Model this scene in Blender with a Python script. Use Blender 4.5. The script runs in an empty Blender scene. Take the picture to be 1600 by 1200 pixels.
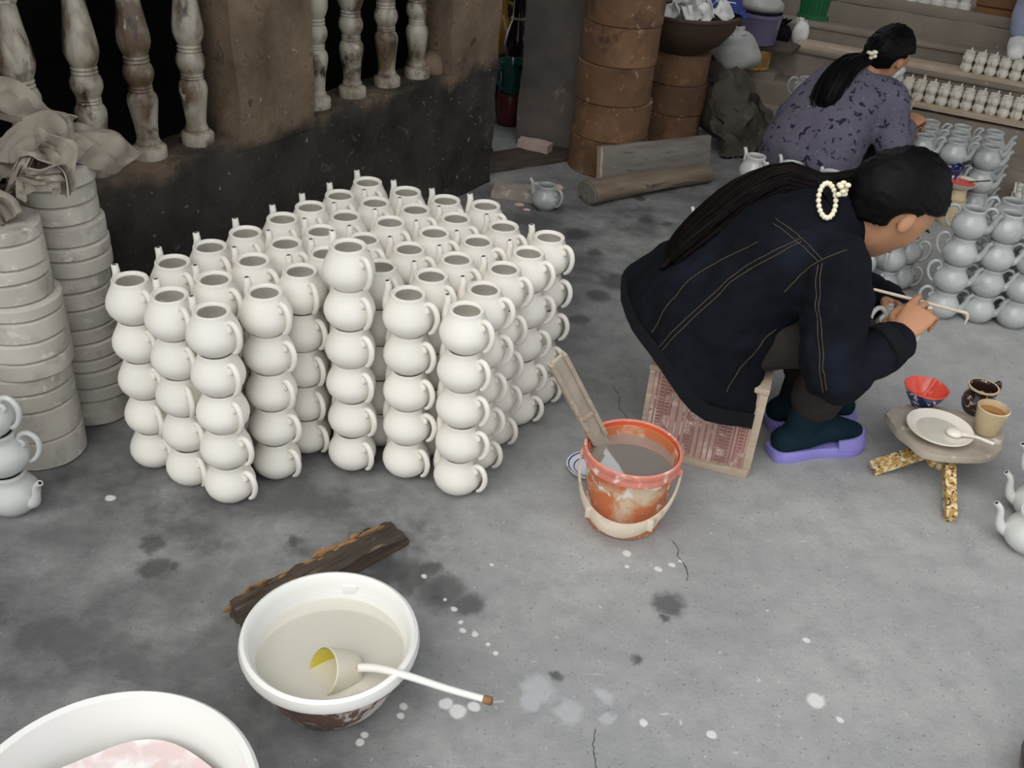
import bpy, bmesh, math, random
from mathutils import Vector, Matrix, noise
from mathutils.bvhtree import BVHTree

random.seed(7)
SC = bpy.context.scene
COL = SC.collection
V = Vector
PI = math.pi
def R(a): return math.radians(a)

# ------------------------------------------------------------------ camera
PITCH, ROLL, CAMH, FPX = R(32.8), R(4.8), 1.5, 1550.0
cd = bpy.data.cameras.new('camera'); cam = bpy.data.objects.new('camera', cd); COL.objects.link(cam)
cd.sensor_fit = 'HORIZONTAL'; cd.sensor_width = 36.0; cd.lens = 36.0 * FPX / 1600.0
cd.clip_start = 0.02; cd.clip_end = 200
_d = V((0, math.cos(PITCH), -math.sin(PITCH))); _u0 = V((0, math.sin(PITCH), math.cos(PITCH))); _r0 = V((1, 0, 0))
_u = _u0 * math.cos(ROLL) - _r0 * math.sin(ROLL); _r = _r0 * math.cos(ROLL) + _u0 * math.sin(ROLL)
_m = Matrix((( _r.x, _u.x, -_d.x, 0), (_r.y, _u.y, -_d.y, 0), (_r.z, _u.z, -_d.z, CAMH), (0, 0, 0, 1)))
cam.matrix_world = _m
SC.camera = cam

# ------------------------------------------------------------------ sky, sun, exposure
w = bpy.data.worlds.new('overcast'); SC.world = w; w.use_nodes = True
bg = w.node_tree.nodes['Background']; bg.inputs[0].default_value = (0.90, 0.95, 1.0, 1); bg.inputs[1].default_value = 1.0
sd = bpy.data.lights.new('sun', 'SUN'); sun = bpy.data.objects.new('sun', sd); COL.objects.link(sun)
sd.energy = 1.9; sd.angle = R(60); sd.color = (1.0, 0.975, 0.93)
# daylight comes over the photographer's left shoulder
sun.rotation_euler = V((0.42, 0.62, -1.0)).to_track_quat('-Z', 'Y').to_euler()
SC.view_settings.view_transform = 'Standard'; SC.view_settings.look = 'None'
SC.view_settings.exposure = 0.07; SC.view_settings.gamma = 1.0; SC.view_settings.use_curve_mapping = False

# ------------------------------------------------------------------ helpers
class MB:
    """collects shapes, build() links them as one mesh object"""
    def __init__(s): s.v = []; s.f = []
    def add(s, vs, fs, M=None):
        o = len(s.v)
        s.v += [(M @ V(p)) if M else V(p) for p in vs]
        s.f += [tuple(i + o for i in f) for f in fs]
        return s
    def box(s, c, size, M=None, bev=0.0, taper=1.0):
        x, y, z = size[0]/2, size[1]/2, size[2]/2
        bm = bmesh.new(); bmesh.ops.create_cube(bm, size=1)
        for v in bm.verts:
            k = taper if v.co.z > 0 else 1.0
            v.co = V((v.co.x*2*x*k, v.co.y*2*y*k, v.co.z*2*z))
        if bev: bmesh.ops.bevel(bm, geom=bm.edges[:], offset=bev, segments=2, affect='EDGES', profile=.6)
        bm.verts.index_update()
        T = Matrix.Translation(c)
        s.add([v.co.copy() for v in bm.verts], [[v.index for v in f.verts] for f in bm.faces], (M or Matrix()) @ T)
        bm.free(); return s
    def lathe(s, prof, seg=32, M=None, wob=None):
        vs = []; fs = []; rows = []
        for r, z in prof:
            if r < 1e-6: rows.append([len(vs)]); vs.append(V((0, 0, z)))
            else:
                rows.append(list(range(len(vs), len(vs)+seg)))
                for k in range(seg):
                    a = 2*PI*k/seg; q = r*(1 + (wob(a, z) if wob else 0)); vs.append(V((q*math.cos(a), q*math.sin(a), z)))
        for A, B in zip(rows, rows[1:]):
            for k in range(seg):
                k2 = (k+1) % seg
                if len(A) == 1 and len(B) == 1: continue
                if len(A) == 1: fs.append((A[0], B[k2], B[k])[::-1])
                elif len(B) == 1: fs.append((A[k], A[k2], B[0]))
                else: fs.append((A[k], A[k2], B[k2], B[k]))
        return s.add(vs, fs, M)
    def rings(s, rings, cap=True, M=None):
        n = len(rings[0]); vs = [p for r in rings for p in r]; fs = []
        for i in range(len(rings)-1):
            for k in range(n):
                k2 = (k+1) % n; fs.append((i*n+k, i*n+k2, (i+1)*n+k2, (i+1)*n+k))
        if cap:
            fs.append(tuple(range(n))[::-1]); fs.append(tuple(range((len(rings)-1)*n, len(rings)*n)))
        return s.add(vs, fs, M)
    def tube(s, pts, rad, seg=10, cap=True, round_=False, flat=1.0, up=None, M=None):
        pts = [V(p) for p in pts]; n = len(pts)
        if not hasattr(rad, '__len__'): rad = [rad]*n
        T = [(pts[min(i+1, n-1)] - pts[max(i-1, 0)]).normalized() for i in range(n)]
        if round_:
            e0, e1 = [], []
            for t in (.999, .7, .38):
                e0.append((pts[0] - T[0]*rad[0]*t, rad[0]*math.sqrt(max(0.0004, 1-t*t))))
                e1.append((pts[-1] + T[-1]*rad[-1]*t, rad[-1]*math.sqrt(max(0.0004, 1-t*t))))
            pts = [p for p, _ in e0] + pts + [p for p, _ in e1[::-1]]
            rad = [q for _, q in e0] + list(rad) + [q for _, q in e1[::-1]]
            T = [T[0]]*3 + T + [T[-1]]*3
        a = V(up) if up else (V((0, 0, 1)) if abs(T[0].z) < .9 else V((1, 0, 0)))
        out = []
        for p, r, t in zip(pts, rad, T):
            b = t.cross(a)
            if b.length < 1e-6: b = t.orthogonal()
            b.normalize(); a2 = b.cross(t).normalized()
            if not up: a = a2
            out.append([p + (b*math.cos(2*PI*k/seg) + a2*math.sin(2*PI*k/seg)*flat)*r for k in range(seg)])
        return s.rings(out, cap, M)
    def ell(s, c, rx, ry, rz, M=None, nu=20, nv=12):
        prof = [(math.sin(PI*i/nv), -math.cos(PI*i/nv)) for i in range(nv+1)]
        prof[0] = (0, -1); prof[-1] = (0, 1)
        T = Matrix.Translation(c) @ (M or Matrix()) @ Matrix.Diagonal((rx, ry, rz, 1))
        return s.lathe(prof, nu, T)
    def sheet(s, grid, th=0.003):
        nu = len(grid); nv = len(grid[0]); nrm = []
        for i in range(nu):
            for j in range(nv):
                a = grid[min(i+1, nu-1)][j] - grid[max(i-1, 0)][j]; b = grid[i][min(j+1, nv-1)] - grid[i][max(j-1, 0)]
                n = a.cross(b); nrm.append(n.normalized() if n.length > 1e-9 else V((0, 0, 1)))
        top = [grid[i][j] + nrm[i*nv+j]*th/2 for i in range(nu) for j in range(nv)]
        bot = [grid[i][j] - nrm[i*nv+j]*th/2 for i in range(nu) for j in range(nv)]
        N = nu*nv; fs = []
        q = lambda i, j: i*nv+j
        for i in range(nu-1):
            for j in range(nv-1):
                f = (q(i, j), q(i+1, j), q(i+1, j+1), q(i, j+1)); fs.append(f); fs.append(tuple(N+k for k in f[::-1]))
        for i in range(nu-1):
            fs.append((q(i, 0), N+q(i, 0), N+q(i+1, 0), q(i+1, 0))); fs.append((q(i+1, nv-1), N+q(i+1, nv-1), N+q(i, nv-1), q(i, nv-1)))
        for j in range(nv-1):
            fs.append((q(0, j+1), N+q(0, j+1), N+q(0, j), q(0, j))); fs.append((q(nu-1, j), N+q(nu-1, j), N+q(nu-1, j+1), q(nu-1, j+1)))
        return s.add(top+bot, fs)
    def mesh(s, name, sharp=40):
        me = bpy.data.meshes.new(name); me.from_pydata([tuple(p) for p in s.v], [], s.f); me.validate(); me.update()
        bm = bmesh.new(); bm.from_mesh(me); bmesh.ops.recalc_face_normals(bm, faces=bm.faces[:]); bm.to_mesh(me); bm.free()
        if sharp is not None:
            me.shade_smooth(); me.set_sharp_from_angle(angle=R(sharp))
        return me
    def build(s, name, m, parent=None, sharp=40):
        return obj(name, s.mesh(name, sharp), m, parent)

def obj(name, me, m, parent=None):
    o = bpy.data.objects.new(name, me); COL.objects.link(o)
    if m and not me.materials: me.materials.append(m)
    if parent: o.parent = parent
    return o
def tag(o, label=None, cat=None, group=None, kind=None):
    if label: o['label'] = label
    if cat: o['category'] = cat
    if group: o['group'] = group
    if kind: o['kind'] = kind
    return o
def empty(name, loc, rz=0, label=None, cat=None, group=None):
    o = bpy.data.objects.new(name, None); COL.objects.link(o); o.location = loc; o.rotation_euler = (0, 0, rz)
    o.empty_display_size = .05
    return tag(o, label, cat, group)
def local(root, p): return V(p) - V(root.location)          # world point -> unrotated empty
def spline(pts, n=8):
    """Catmull-Rom through points"""
    P = [V(p) for p in pts]; P = [P[0]*2-P[1]] + P + [P[-1]*2-P[-2]]; out = []
    for i in range(1, len(P)-2):
        for k in range(n):
            t = k/n; a, b, c, d = P[i-1], P[i], P[i+1], P[i+2]
            out.append(.5*((2*b) + (c-a)*t + (2*a-5*b+4*c-d)*t*t + (3*b-a-3*c+d)*t**3))
    out.append(P[-2]); return out
def lerps(vals, n):
    """spread a short list of numbers over n samples"""
    out = []
    for i in range(n):
        t = i/(n-1)*(len(vals)-1); k = min(int(t), len(vals)-2); out.append(vals[k] + (vals[k+1]-vals[k])*(t-k))
    return out
def nz(p, s=1.0): return noise.noise(V(p)*s)
def remesh(mb, voxel, smooth=2, fn=None):
    """fuse overlapping closed shapes into one continuous surface"""
    t = obj('tmp', mb.mesh('tmp', None), None); md = t.modifiers.new('r', 'REMESH'); md.mode = 'VOXEL'; md.voxel_size = voxel
    dg = bpy.context.evaluated_depsgraph_get(); me = bpy.data.meshes.new_from_object(t.evaluated_get(dg))
    old = t.data; bpy.data.objects.remove(t); bpy.data.meshes.remove(old)
    bm = bmesh.new(); bm.from_mesh(me)
    for _ in range(smooth): bmesh.ops.smooth_vert(bm, verts=bm.verts[:], factor=.5, use_axis_x=True, use_axis_y=True, use_axis_z=True)
    if fn:
        bm.normal_update(); mv = [(v, fn(v.co, v.normal)) for v in bm.verts]
        for v, k in mv: v.co += v.normal*k
    bm.to_mesh(me); bm.free(); me.materials.clear(); me.shade_smooth(); return me

# ------------------------------------------------------------------ materials
def rgb(r, g, b):
    f = lambda c: (c/255/12.92 if c/255 <= .04045 else ((c/255+.055)/1.055)**2.4)
    return (f(r), f(g), f(b), 1)
def _n(nt, t, **kw):
    n = nt.nodes.new(t)
    for k, v in kw.items():
        if hasattr(n, k): setattr(n, k, v)
    return n
def mixc(nt, fac, a, b, mode='MIX'):
    n = nt.nodes.new('ShaderNodeMix'); n.data_type = 'RGBA'; n.blend_type = mode
    for sock, val in ((n.inputs[0], fac), (n.inputs[6], a), (n.inputs[7], b)):
        if hasattr(val, 'is_output'): nt.links.new(val, sock)
        else: sock.default_value = val
    return n.outputs[2]
def ramp(nt, src, lo, hi, smooth=False):
    n = nt.nodes.new('ShaderNodeMapRange'); n.interpolation_type = 'SMOOTHSTEP' if smooth else 'LINEAR'
    nt.links.new(src, n.inputs[0]); n.inputs[1].default_value = lo; n.inputs[2].default_value = hi
    n.inputs[3].default_value = 0; n.inputs[4].default_value = 1
    return n.outputs[0]
def math_(nt, op, a, b):
    n = nt.nodes.new('ShaderNodeMath'); n.operation = op
    for s, v in ((n.inputs[0], a), (n.inputs[1], b)):
        if hasattr(v, 'is_output'): nt.links.new(v, s)
        else: s.default_value = v
    return n.outputs[0]
def noise_(nt, vec, scale, detail=4, rough=.55, dist=0.0):
    n = nt.nodes.new('ShaderNodeTexNoise'); n.inputs['Scale'].default_value = scale; n.inputs['Detail'].default_value = detail
    n.inputs['Roughness'].default_value = rough; n.inputs['Distortion'].default_value = dist
    nt.links.new(vec, n.inputs['Vector']); return n.outputs['Fac']
def mat(name, col, rough=.6, var=.2, scale=6, patches=(), bump=.15, bscale=60, spec=.5, coat=0, metal=0, stretch=None, world=False, trans=0, rand=.0, sheen=0, alpha=1, bdist=.002):
    """noise-varied material; patches = (colour, noise scale, threshold, softness)"""
    m = bpy.data.materials.new(name); m.use_nodes = True; nt = m.node_tree; b = nt.nodes['Principled BSDF']
    tc = nt.nodes.new('ShaderNodeTexCoord'); oi = nt.nodes.new('ShaderNodeObjectInfo')
    src = tc.outputs['Object']
    if world: src = nt.nodes.new('ShaderNodeNewGeometry').outputs['Position']
    off = nt.nodes.new('ShaderNodeVectorMath'); off.operation = 'ADD'; nt.links.new(src, off.inputs[0])
    sc = nt.nodes.new('ShaderNodeVectorMath'); sc.operation = 'SCALE'; sc.inputs[0].default_value = (13, 7, 5)
    nt.links.new(oi.outputs['Random'], sc.inputs['Scale']); nt.links.new(sc.outputs[0], off.inputs[1])
    vec = off.outputs[0]
    if stretch:
        mp = nt.nodes.new('ShaderNodeMapping'); mp.inputs['Scale'].default_value = stretch; nt.links.new(vec, mp.inputs['Vector']); vec = mp.outputs[0]
    c = col if len(col) == 4 else rgb(*col)
    lo = tuple(x*(1-var) for x in c[:3])+(1,); hi = tuple(min(1, x*(1+var)) for x in c[:3])+(1,)
    out = mixc(nt, ramp(nt, noise_(nt, vec, scale), .3, .7), lo, hi)
    for p in patches:
        pc = p[0] if len(p[0]) == 4 else rgb(*p[0])
        s = noise_(nt, vec, p[1], 5, .6, .3); out = mixc(nt, ramp(nt, s, p[2], p[2]+(p[3] if len(p) > 3 else .08)), out, pc)
    if rand:
        k = nt.nodes.new('ShaderNodeMapRange'); nt.links.new(oi.outputs['Random'], k.inputs[0]); k.inputs[3].default_value = 1-rand; k.inputs[4].default_value = 1
        g = nt.nodes.new('ShaderNodeCombineColor'); [nt.links.new(k.outputs[0], g.inputs[i]) for i in range(3)]
        out = mixc(nt, 1.0, out, g.outputs[0], 'MULTIPLY')
    nt.links.new(out, b.inputs['Base Color']); b.inputs['Roughness'].default_value = rough
    b.inputs['Specular IOR Level'].default_value = spec; b.inputs['Metallic'].default_value = metal
    if coat: b.inputs['Coat Weight'].default_value = coat; b.inputs['Coat Roughness'].default_value = .08
    if trans: b.inputs['Transmission Weight'].default_value = trans
    if sheen: b.inputs['Sheen Weight'].default_value = sheen
    if alpha < 1: b.inputs['Alpha'].default_value = alpha
    if bump:
        bp = nt.nodes.new('ShaderNodeBump'); bp.inputs['Strength'].default_value = bump; bp.inputs['Distance'].default_value = bdist
        nt.links.new(noise_(nt, vec, bscale, 5, .65), bp.inputs['Height']); nt.links.new(bp.outputs[0], b.inputs['Normal'])
    return m

M = {}
M['bisque'] = mat('bisque clay', (236, 231, 221), .75, .03, 9, bump=.05, bscale=120, spec=.3, rand=.06, patches=[((214, 204, 188), 5, .66, .2)])
M['glaze'] = mat('pale grey glaze', (178, 181, 179), .2, .06, 8, bump=.25, bscale=45, spec=.55, rand=.14, patches=[((148, 152, 152), 12, .58, .14)])
M['glazew'] = mat('white glaze', (206, 207, 202), .15, .03, 8, bump=.05, bscale=40, spec=.6, rand=.08)
M['plaster'] = mat('plaster', (196, 189, 177), .9, .12, 7, bump=.5, bscale=45, rand=.14, patches=[((140, 132, 120), 9, .55, .2), ((214, 208, 198), 26, .6, .06)])
def wall_mat():
    m = bpy.data.materials.new('sooty render'); m.use_nodes = True; nt = m.node_tree; b = nt.nodes['Principled BSDF']
    pos = nt.nodes.new('ShaderNodeNewGeometry').outputs['Position']; sp = nt.nodes.new('ShaderNodeSeparateXYZ'); nt.links.new(pos, sp.inputs[0])
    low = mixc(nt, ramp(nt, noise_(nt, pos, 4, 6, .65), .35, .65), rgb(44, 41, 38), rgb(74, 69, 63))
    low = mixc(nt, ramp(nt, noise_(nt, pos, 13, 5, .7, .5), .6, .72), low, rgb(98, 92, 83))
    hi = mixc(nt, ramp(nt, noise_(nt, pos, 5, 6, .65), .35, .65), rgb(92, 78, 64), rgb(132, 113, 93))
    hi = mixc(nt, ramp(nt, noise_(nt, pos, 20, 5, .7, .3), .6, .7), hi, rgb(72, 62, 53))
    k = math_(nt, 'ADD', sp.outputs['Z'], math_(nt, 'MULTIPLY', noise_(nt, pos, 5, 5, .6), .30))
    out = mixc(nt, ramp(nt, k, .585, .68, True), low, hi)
    out = mixc(nt, math_(nt, 'MULTIPLY', ramp(nt, noise_(nt, pos, 48, 3, .6), .68, .72), .8), out, rgb(168, 158, 142))
    nt.links.new(out, b.inputs['Base Color']); b.inputs['Roughness'].default_value = .93; b.inputs['Specular IOR Level'].default_value = .25
    bp = nt.nodes.new('ShaderNodeBump'); bp.inputs['Strength'].default_value = .8; bp.inputs['Distance'].default_value = .008
    nt.links.new(noise_(nt, pos, 24, 6, .7), bp.inputs['Height']); nt.links.new(bp.outputs[0], b.inputs['Normal'])
    return m
M['wall'] = wall_mat()
M['pier'] = mat('brown render', (122, 103, 84), .92, .25, 3.5, bump=.6, bscale=28, bdist=.006, world=True, patches=[((84, 72, 62), 3, .55, .2), ((150, 130, 108), 26, .66, .06)])
M['dark'] = mat('interior shade colour', (34, 31, 28), .95, .3, 3, bump=0)  # near-black colour carries the shade of room, passage and spout holes
M['baluster'] = mat('weathered glaze baluster', (176, 168, 151), .34, .16, 12, bump=.25, bscale=50, spec=.5, rand=.1, stretch=(1, 1, .6), patches=[((104, 85, 66), 9, .46, .16), ((70, 56, 44), 18, .55, .10), ((190, 184, 170), 30, .64, .06)])
M['balwhite'] = mat('white baluster', (210, 208, 200), .5, .1, 12, bump=.1)
M['step'] = mat('step concrete', (132, 122, 109), .9, .16, 4, bump=.4, bscale=40, world=True, patches=[((112, 106, 98), 5, .56, .2), ((180, 176, 168), 30, .68, .05)])
M['pillar'] = mat('grey cement pillar', (96, 88, 82), .92, .3, 5, bump=.5, bscale=34, bdist=.005, world=True, patches=[((80, 74, 70), 4, .54, .2), ((150, 142, 136), 11, .64, .1)])
M['saggar'] = mat('fired saggar clay', (112, 82, 58), .88, .25, 6, bump=.7, bscale=40, rand=.15, patches=[((140, 104, 72), 7, .52, .16), ((76, 56, 42), 9, .55, .14), ((158, 132, 104), 30, .62, .06)])
M['wood_grey'] = mat('grey wood', (122, 116, 108), .8, .22, 6, bump=.5, bscale=40, stretch=(1, 6, 6), patches=[((160, 154, 146), 20, .68, .06), ((84, 78, 72), 9, .6, .1)])
M['wood_dark'] = mat('old dark wood', (72, 60, 50), .85, .4, 5, bump=.8, bscale=30, stretch=(1, 9, 9), bdist=.005, patches=[((126, 108, 86), 10, .62, .1), ((36, 30, 26), 14, .58, .1)])
M['wood_torn'] = mat('torn wood edge', (150, 112, 72), .9, .4, 14, bump=.9, bscale=60, bdist=.005, patches=[((64, 46, 34), 12, .5, .1)])
M['log'] = mat('log bark', (120, 106, 90), .9, .3, 6, bump=.7, bscale=26, stretch=(1, 4, 4), bdist=.006, patches=[((78, 68, 58), 6, .58, .12)])
M['paddle'] = mat('dusty paddle wood', (172, 160, 144), .85, .14, 8, bump=.3, bscale=50, stretch=(3, 3, 1), patches=[((128, 114, 98), 9, .6, .12)])
M['wood_pink'] = mat('carved pinkish wood', (186, 154, 142), .85, .16, 10, bump=.4, bscale=60, patches=[((216, 198, 186), 14, .58, .1), ((138, 98, 90), 20, .64, .08)])
M['wood_pale'] = mat('pale dusty wood', (176, 158, 138), .85, .18, 8, bump=.4, bscale=50, stretch=(1, 5, 5), patches=[((206, 196, 184), 12, .6, .1)])
M['speckled'] = mat('slip-splashed wood', (176, 136, 74), .8, .25, 20, bump=.5, bscale=60, patches=[((216, 200, 160), 75, .50, .04), ((80, 56, 32), 95, .56, .03)])
M['tray'] = mat('mud-crusted tray', (158, 148, 134), .8, .2, 10, bump=.7, bscale=40, bdist=.004, patches=[((206, 198, 184), 16, .6, .08), ((112, 104, 94), 13, .62, .1)])
M['orange'] = mat('orange plastic', (206, 84, 44), .4, .08, 6, bump=.05)
M['orange_dirty'] = mat('slip-smeared orange plastic', (190, 108, 66), .55, .14, 5, bump=.25, bscale=40, patches=[((206, 184, 156), 9, .50, .12), ((222, 212, 196), 26, .58, .05), ((150, 74, 48), 14, .64, .05)])
M['pink_rim'] = mat('chalky rim', (206, 126, 108), .6, .16, 14, bump=.2, patches=[((226, 198, 186), 24, .55, .08)])
M['bail'] = mat('chalky bail', (206, 192, 172), .6, .12, 12, bump=.1, patches=[((170, 150, 126), 20, .6, .1)])
M['greywater'] = mat('grey glaze slip', (138, 130, 124), .04, .03, 3, bump=0, spec=.7)
M['creamwater'] = mat('cream slip', (206, 201, 188), .06, .03, 3, bump=0, spec=.6)
M['basin'] = mat('white plastic basin', (232, 230, 225), .42, .03, 6, bump=.05, patches=[((206, 202, 194), 9, .62, .1)])
M['basin_out'] = mat('mud-splashed basin side', (206, 196, 188), .6, .1, 8, bump=.2, stretch=(1, 1, .45), patches=[((104, 80, 66), 22, .46, .05), ((150, 124, 108), 34, .55, .05)])
M['pinkwater'] = mat('pinkish slip dregs', (226, 204, 200), .25, .05, 5, bump=0, patches=[((240, 236, 234), 6, .52, .06)])
M['yellow'] = mat('yellow plastic', (206, 190, 66), .35, .08, 6, bump=0, patches=[((226, 220, 190), 9, .55, .12)])
M['stick'] = mat('slip-coated stick', (232, 228, 220), .5, .05, 10, bump=.2, patches=[((176, 136, 112), 14, .6, .06)])
M['denim'] = mat('dark denim', (13, 15, 22), .9, .35, 7, bump=.25, bscale=420, spec=.15, patches=[((23, 28, 40), 7, .53, .28)], sheen=0)
M['denim_hem'] = mat('denim band', (15, 16, 20), .88, .2, 10, bump=.25, bscale=420, spec=.2)
M['stitch'] = mat('tan stitching', (84, 70, 50), .8, .2, 80, bump=0)
M['trouser'] = mat('charcoal wool trousers', (50, 45, 43), .95, .14, 40, bump=.25, bscale=260, spec=.1)
M['sock'] = mat('dark teal sock', (22, 40, 50), .92, .14, 20, bump=.2, bscale=300, spec=.1)
M['lavender'] = mat('lavender foam slipper', (142, 134, 206), .5, .05, 8, bump=.05)
M['skin'] = mat('skin', (178, 130, 98), .5, .07, 9, bump=.1, bscale=140, spec=.35)
M['hair'] = mat('black hair', (7, 6, 7), .5, .3, 20, bump=.5, bscale=60, stretch=(6, 6, 1), spec=.12)
M['hair_tail'] = mat('reddish black hair', (15, 9, 8), .5, .6, 40, bump=.3, bscale=90, spec=.15)
M['lip'] = mat('lips', (166, 92, 78), .5, .05, 8, bump=0)
M['eye'] = mat('eye', (18, 14, 12), .15, .05, 8, bump=0)
M['pearl'] = mat('ivory beads', (236, 226, 196), .2, .06, 30, bump=0, spec=.7)
M['floral'] = mat('grey floral blouse', (100, 96, 110), .85, .1, 8, bump=.12, bscale=90, spec=.15, patches=[((38, 38, 58), 36, .585, .02), ((150, 146, 160), 70, .66, .03)])
M['black_cloth'] = mat('black cloth', (22, 21, 24), .95, .2, 8, bump=.1, spec=.1)
M['mask'] = mat('white face mask', (212, 212, 214), .85, .04, 8, bump=.1)
M['red_glaze'] = mat('coral glaze', (222, 92, 76), .2, .08, 16, bump=0, spec=.6, patches=[((236, 150, 134), 30, .66, .05)])
M['navy'] = mat('navy patterned glaze', (36, 40, 84), .2, .15, 20, bump=0, spec=.6, patches=[((206, 208, 226), 38, .56, .03), ((196, 72, 68), 30, .64, .03)])
M['whiteglaze'] = mat('white saucer glaze', (222, 214, 202), .3, .04, 10, bump=.05, patches=[((198, 186, 170), 8, .6, .1)])
M['brownglaze'] = mat('brown black glaze', (50, 34, 30), .2, .25, 14, bump=.2, bscale=60, spec=.6, patches=[((196, 182, 168), 46, .58, .03), ((112, 44, 34), 20, .6, .05)])
M['beigeglaze'] = mat('beige stoneware', (192, 172, 136), .5, .14, 12, bump=.2, patches=[((226, 214, 190), 10, .58, .1)])
M['coffee'] = mat('brown liquid', (150, 104, 58), .08, .05, 5, bump=0)
M['blueplate'] = mat('blue and white glaze', (204, 206, 214), .25, .05, 8, bump=0, patches=[((66, 74, 128), 34, .60, .04)])
M['blueline'] = mat('blue ring', (52, 58, 108), .25, .1, 20, bump=0)
M['canvas'] = mat('dusty grey sacking', (152, 142, 128), .95, .22, 8, bump=.35, bscale=90, patches=[((106, 98, 88), 6, .56, .16)])
M['tarp'] = mat('dark sacking', (76, 70, 62), .95, .3, 6, bump=.35, bscale=70, patches=[((104, 98, 88), 5, .6, .14)])
M['bag'] = mat('dusty clear plastic bag', (170, 168, 164), .35, .1, 9, bump=.4, bscale=24, bdist=.01, spec=.6)
M['rag'] = mat('white rags', (220, 218, 214), .9, .12, 20, bump=.3)
M['blue_cloth'] = mat('blue cloth', (42, 58, 122), .8, .2, 12, bump=.2)
M['pink_bag'] = mat('pink plastic sack', (166, 100, 136), .55, .12, 6, bump=.2)
M['purple'] = mat('purple grey glazed pail', (108, 100, 126), .18, .08, 6, bump=.05, spec=.7)
M['wicker'] = mat('wicker', (166, 130, 72), .8, .3, 40, bump=.3, patches=[((86, 60, 36), 60, .58, .04)])
M['green'] = mat('green plastic basket', (30, 104, 58), .45, .12, 10, bump=.05)
M['brownbowl'] = mat('dark brown wok', (70, 52, 40), .6, .25, 8, bump=.3, patches=[((104, 82, 62), 12, .62, .1)])
M['teal'] = mat('teal glazed vase', (34, 84, 78), .18, .25, 8, bump=.05, spec=.6)
M['maroon'] = mat('maroon glaze', (92, 40, 42), .3, .25, 9, bump=.1)
M['amber'] = mat('amber and green glaze', (190, 140, 60), .16, .15, 7, bump=.05, spec=.6, patches=[((66, 140, 112), 6, .56, .12)])
M['darkvase'] = mat('dark plum glaze', (44, 28, 34), .12, .3, 9, bump=.05, spec=.7)
M['jeans'] = mat('pale blue trousers', (146, 152, 176), .9, .12, 12, bump=.2, bscale=200)
M['brownbox'] = mat('brown crate', (112, 76, 42), .8, .2, 8, bump=.3)
M['brick'] = mat('pinkish brick', (196, 172, 160), .9, .1, 12, bump=.4)
M['roof'] = mat('roof underside', (92, 84, 76), .9, .15, 3, bump=0)
M['redbrown'] = mat('red brown glaze', (66, 34, 32), .25, .2, 8, bump=.05)

# floor: cement with stains, splashes, scuffs and broad darker zones that have their own place
DARK = [(-0.716, 1.504, 0.0322), (-0.744, 1.578, 0.0262), (-0.675, 1.511, 0.0161), (-0.447, 1.621, 0.014), (0.369, 1.526, 0.0324), (0.353, 1.482, 0.012), (0.291, 1.365, 0.0126), (0.133, 1.308, 0.0111), (-0.113, 1.503, 0.0536), (-0.054, 1.473, 0.0344), (-0.182, 1.533, 0.0461), (-0.238, 1.546, 0.0545), (-0.147, 1.567, 0.0275), (0.316, 3.017, 0.0562), (0.258, 2.904, 0.0378), (0.193, 2.729, 0.0321), (0.374, 3.101, 0.0221), (0.461, 3.558, 0.0344), (0.534, 3.543, 0.0245), (0.256, 3.232, 0.0319), (0.567, 3.375, 0.0235), (0.451, 3.78, 0.0232), (0.189, 3.384, 0.0519)]
WHITE = [(-0.152, 1.547, 0.0068), (-0.102, 1.484, 0.004), (-0.08, 1.458, 0.0066), (-0.062, 1.423, 0.0052), (-0.057, 1.402, 0.0064), (-0.032, 1.395, 0.0077), (-0.004, 1.371, 0.0051), (0.012, 1.351, 0.005), (-0.01, 1.597, 0.0042), (-0.072, 1.22, 0.013), (-0.049, 1.205, 0.0153), (-0.021, 1.218, 0.0118), (-0.149, 1.205, 0.0082), (-0.153, 1.184, 0.007), (-0.214, 1.12, 0.0079), (-0.209, 1.137, 0.0068), (0.355, 1.627, 0.0084), (0.386, 1.645, 0.0071), (0.406, 1.66, 0.0057), (0.288, 1.67, 0.0086), (0.286, 1.629, 0.0056), (-0.886, 1.711, 0.0116), (0.632, 1.299, 0.0172), (0.294, 1.213, 0.0083), (0.419, 1.2, 0.0094), (0.646, 1.455, 0.0079), (0.668, 1.258, 0.0072)]
PALE = [(0.097, 1.269, 0.0315), (0.157, 1.225, 0.0238), (0.225, 1.272, 0.0146), (0.231, 1.218, 0.0142), (0.085, 1.242, 0.0192)]
BIG = [(-0.445, 1.742, 0.24), (-0.651, 1.692, 0.2), (0.186, 3.09, 0.40), (0.116, 3.578, 0.42), (0.45, 3.538, 0.26), (-0.99, 1.887, 0.34), (-0.249, 1.6, 0.13), (-1.0, 1.1, .75), (-.62, .95, .5), (-.3, 2.6, .6), (-.55, 2.0, .45), (-.05, 3.0, .4), (.9, 3.9, .5)]  # broad soft zones where the floor colour is darker
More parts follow.
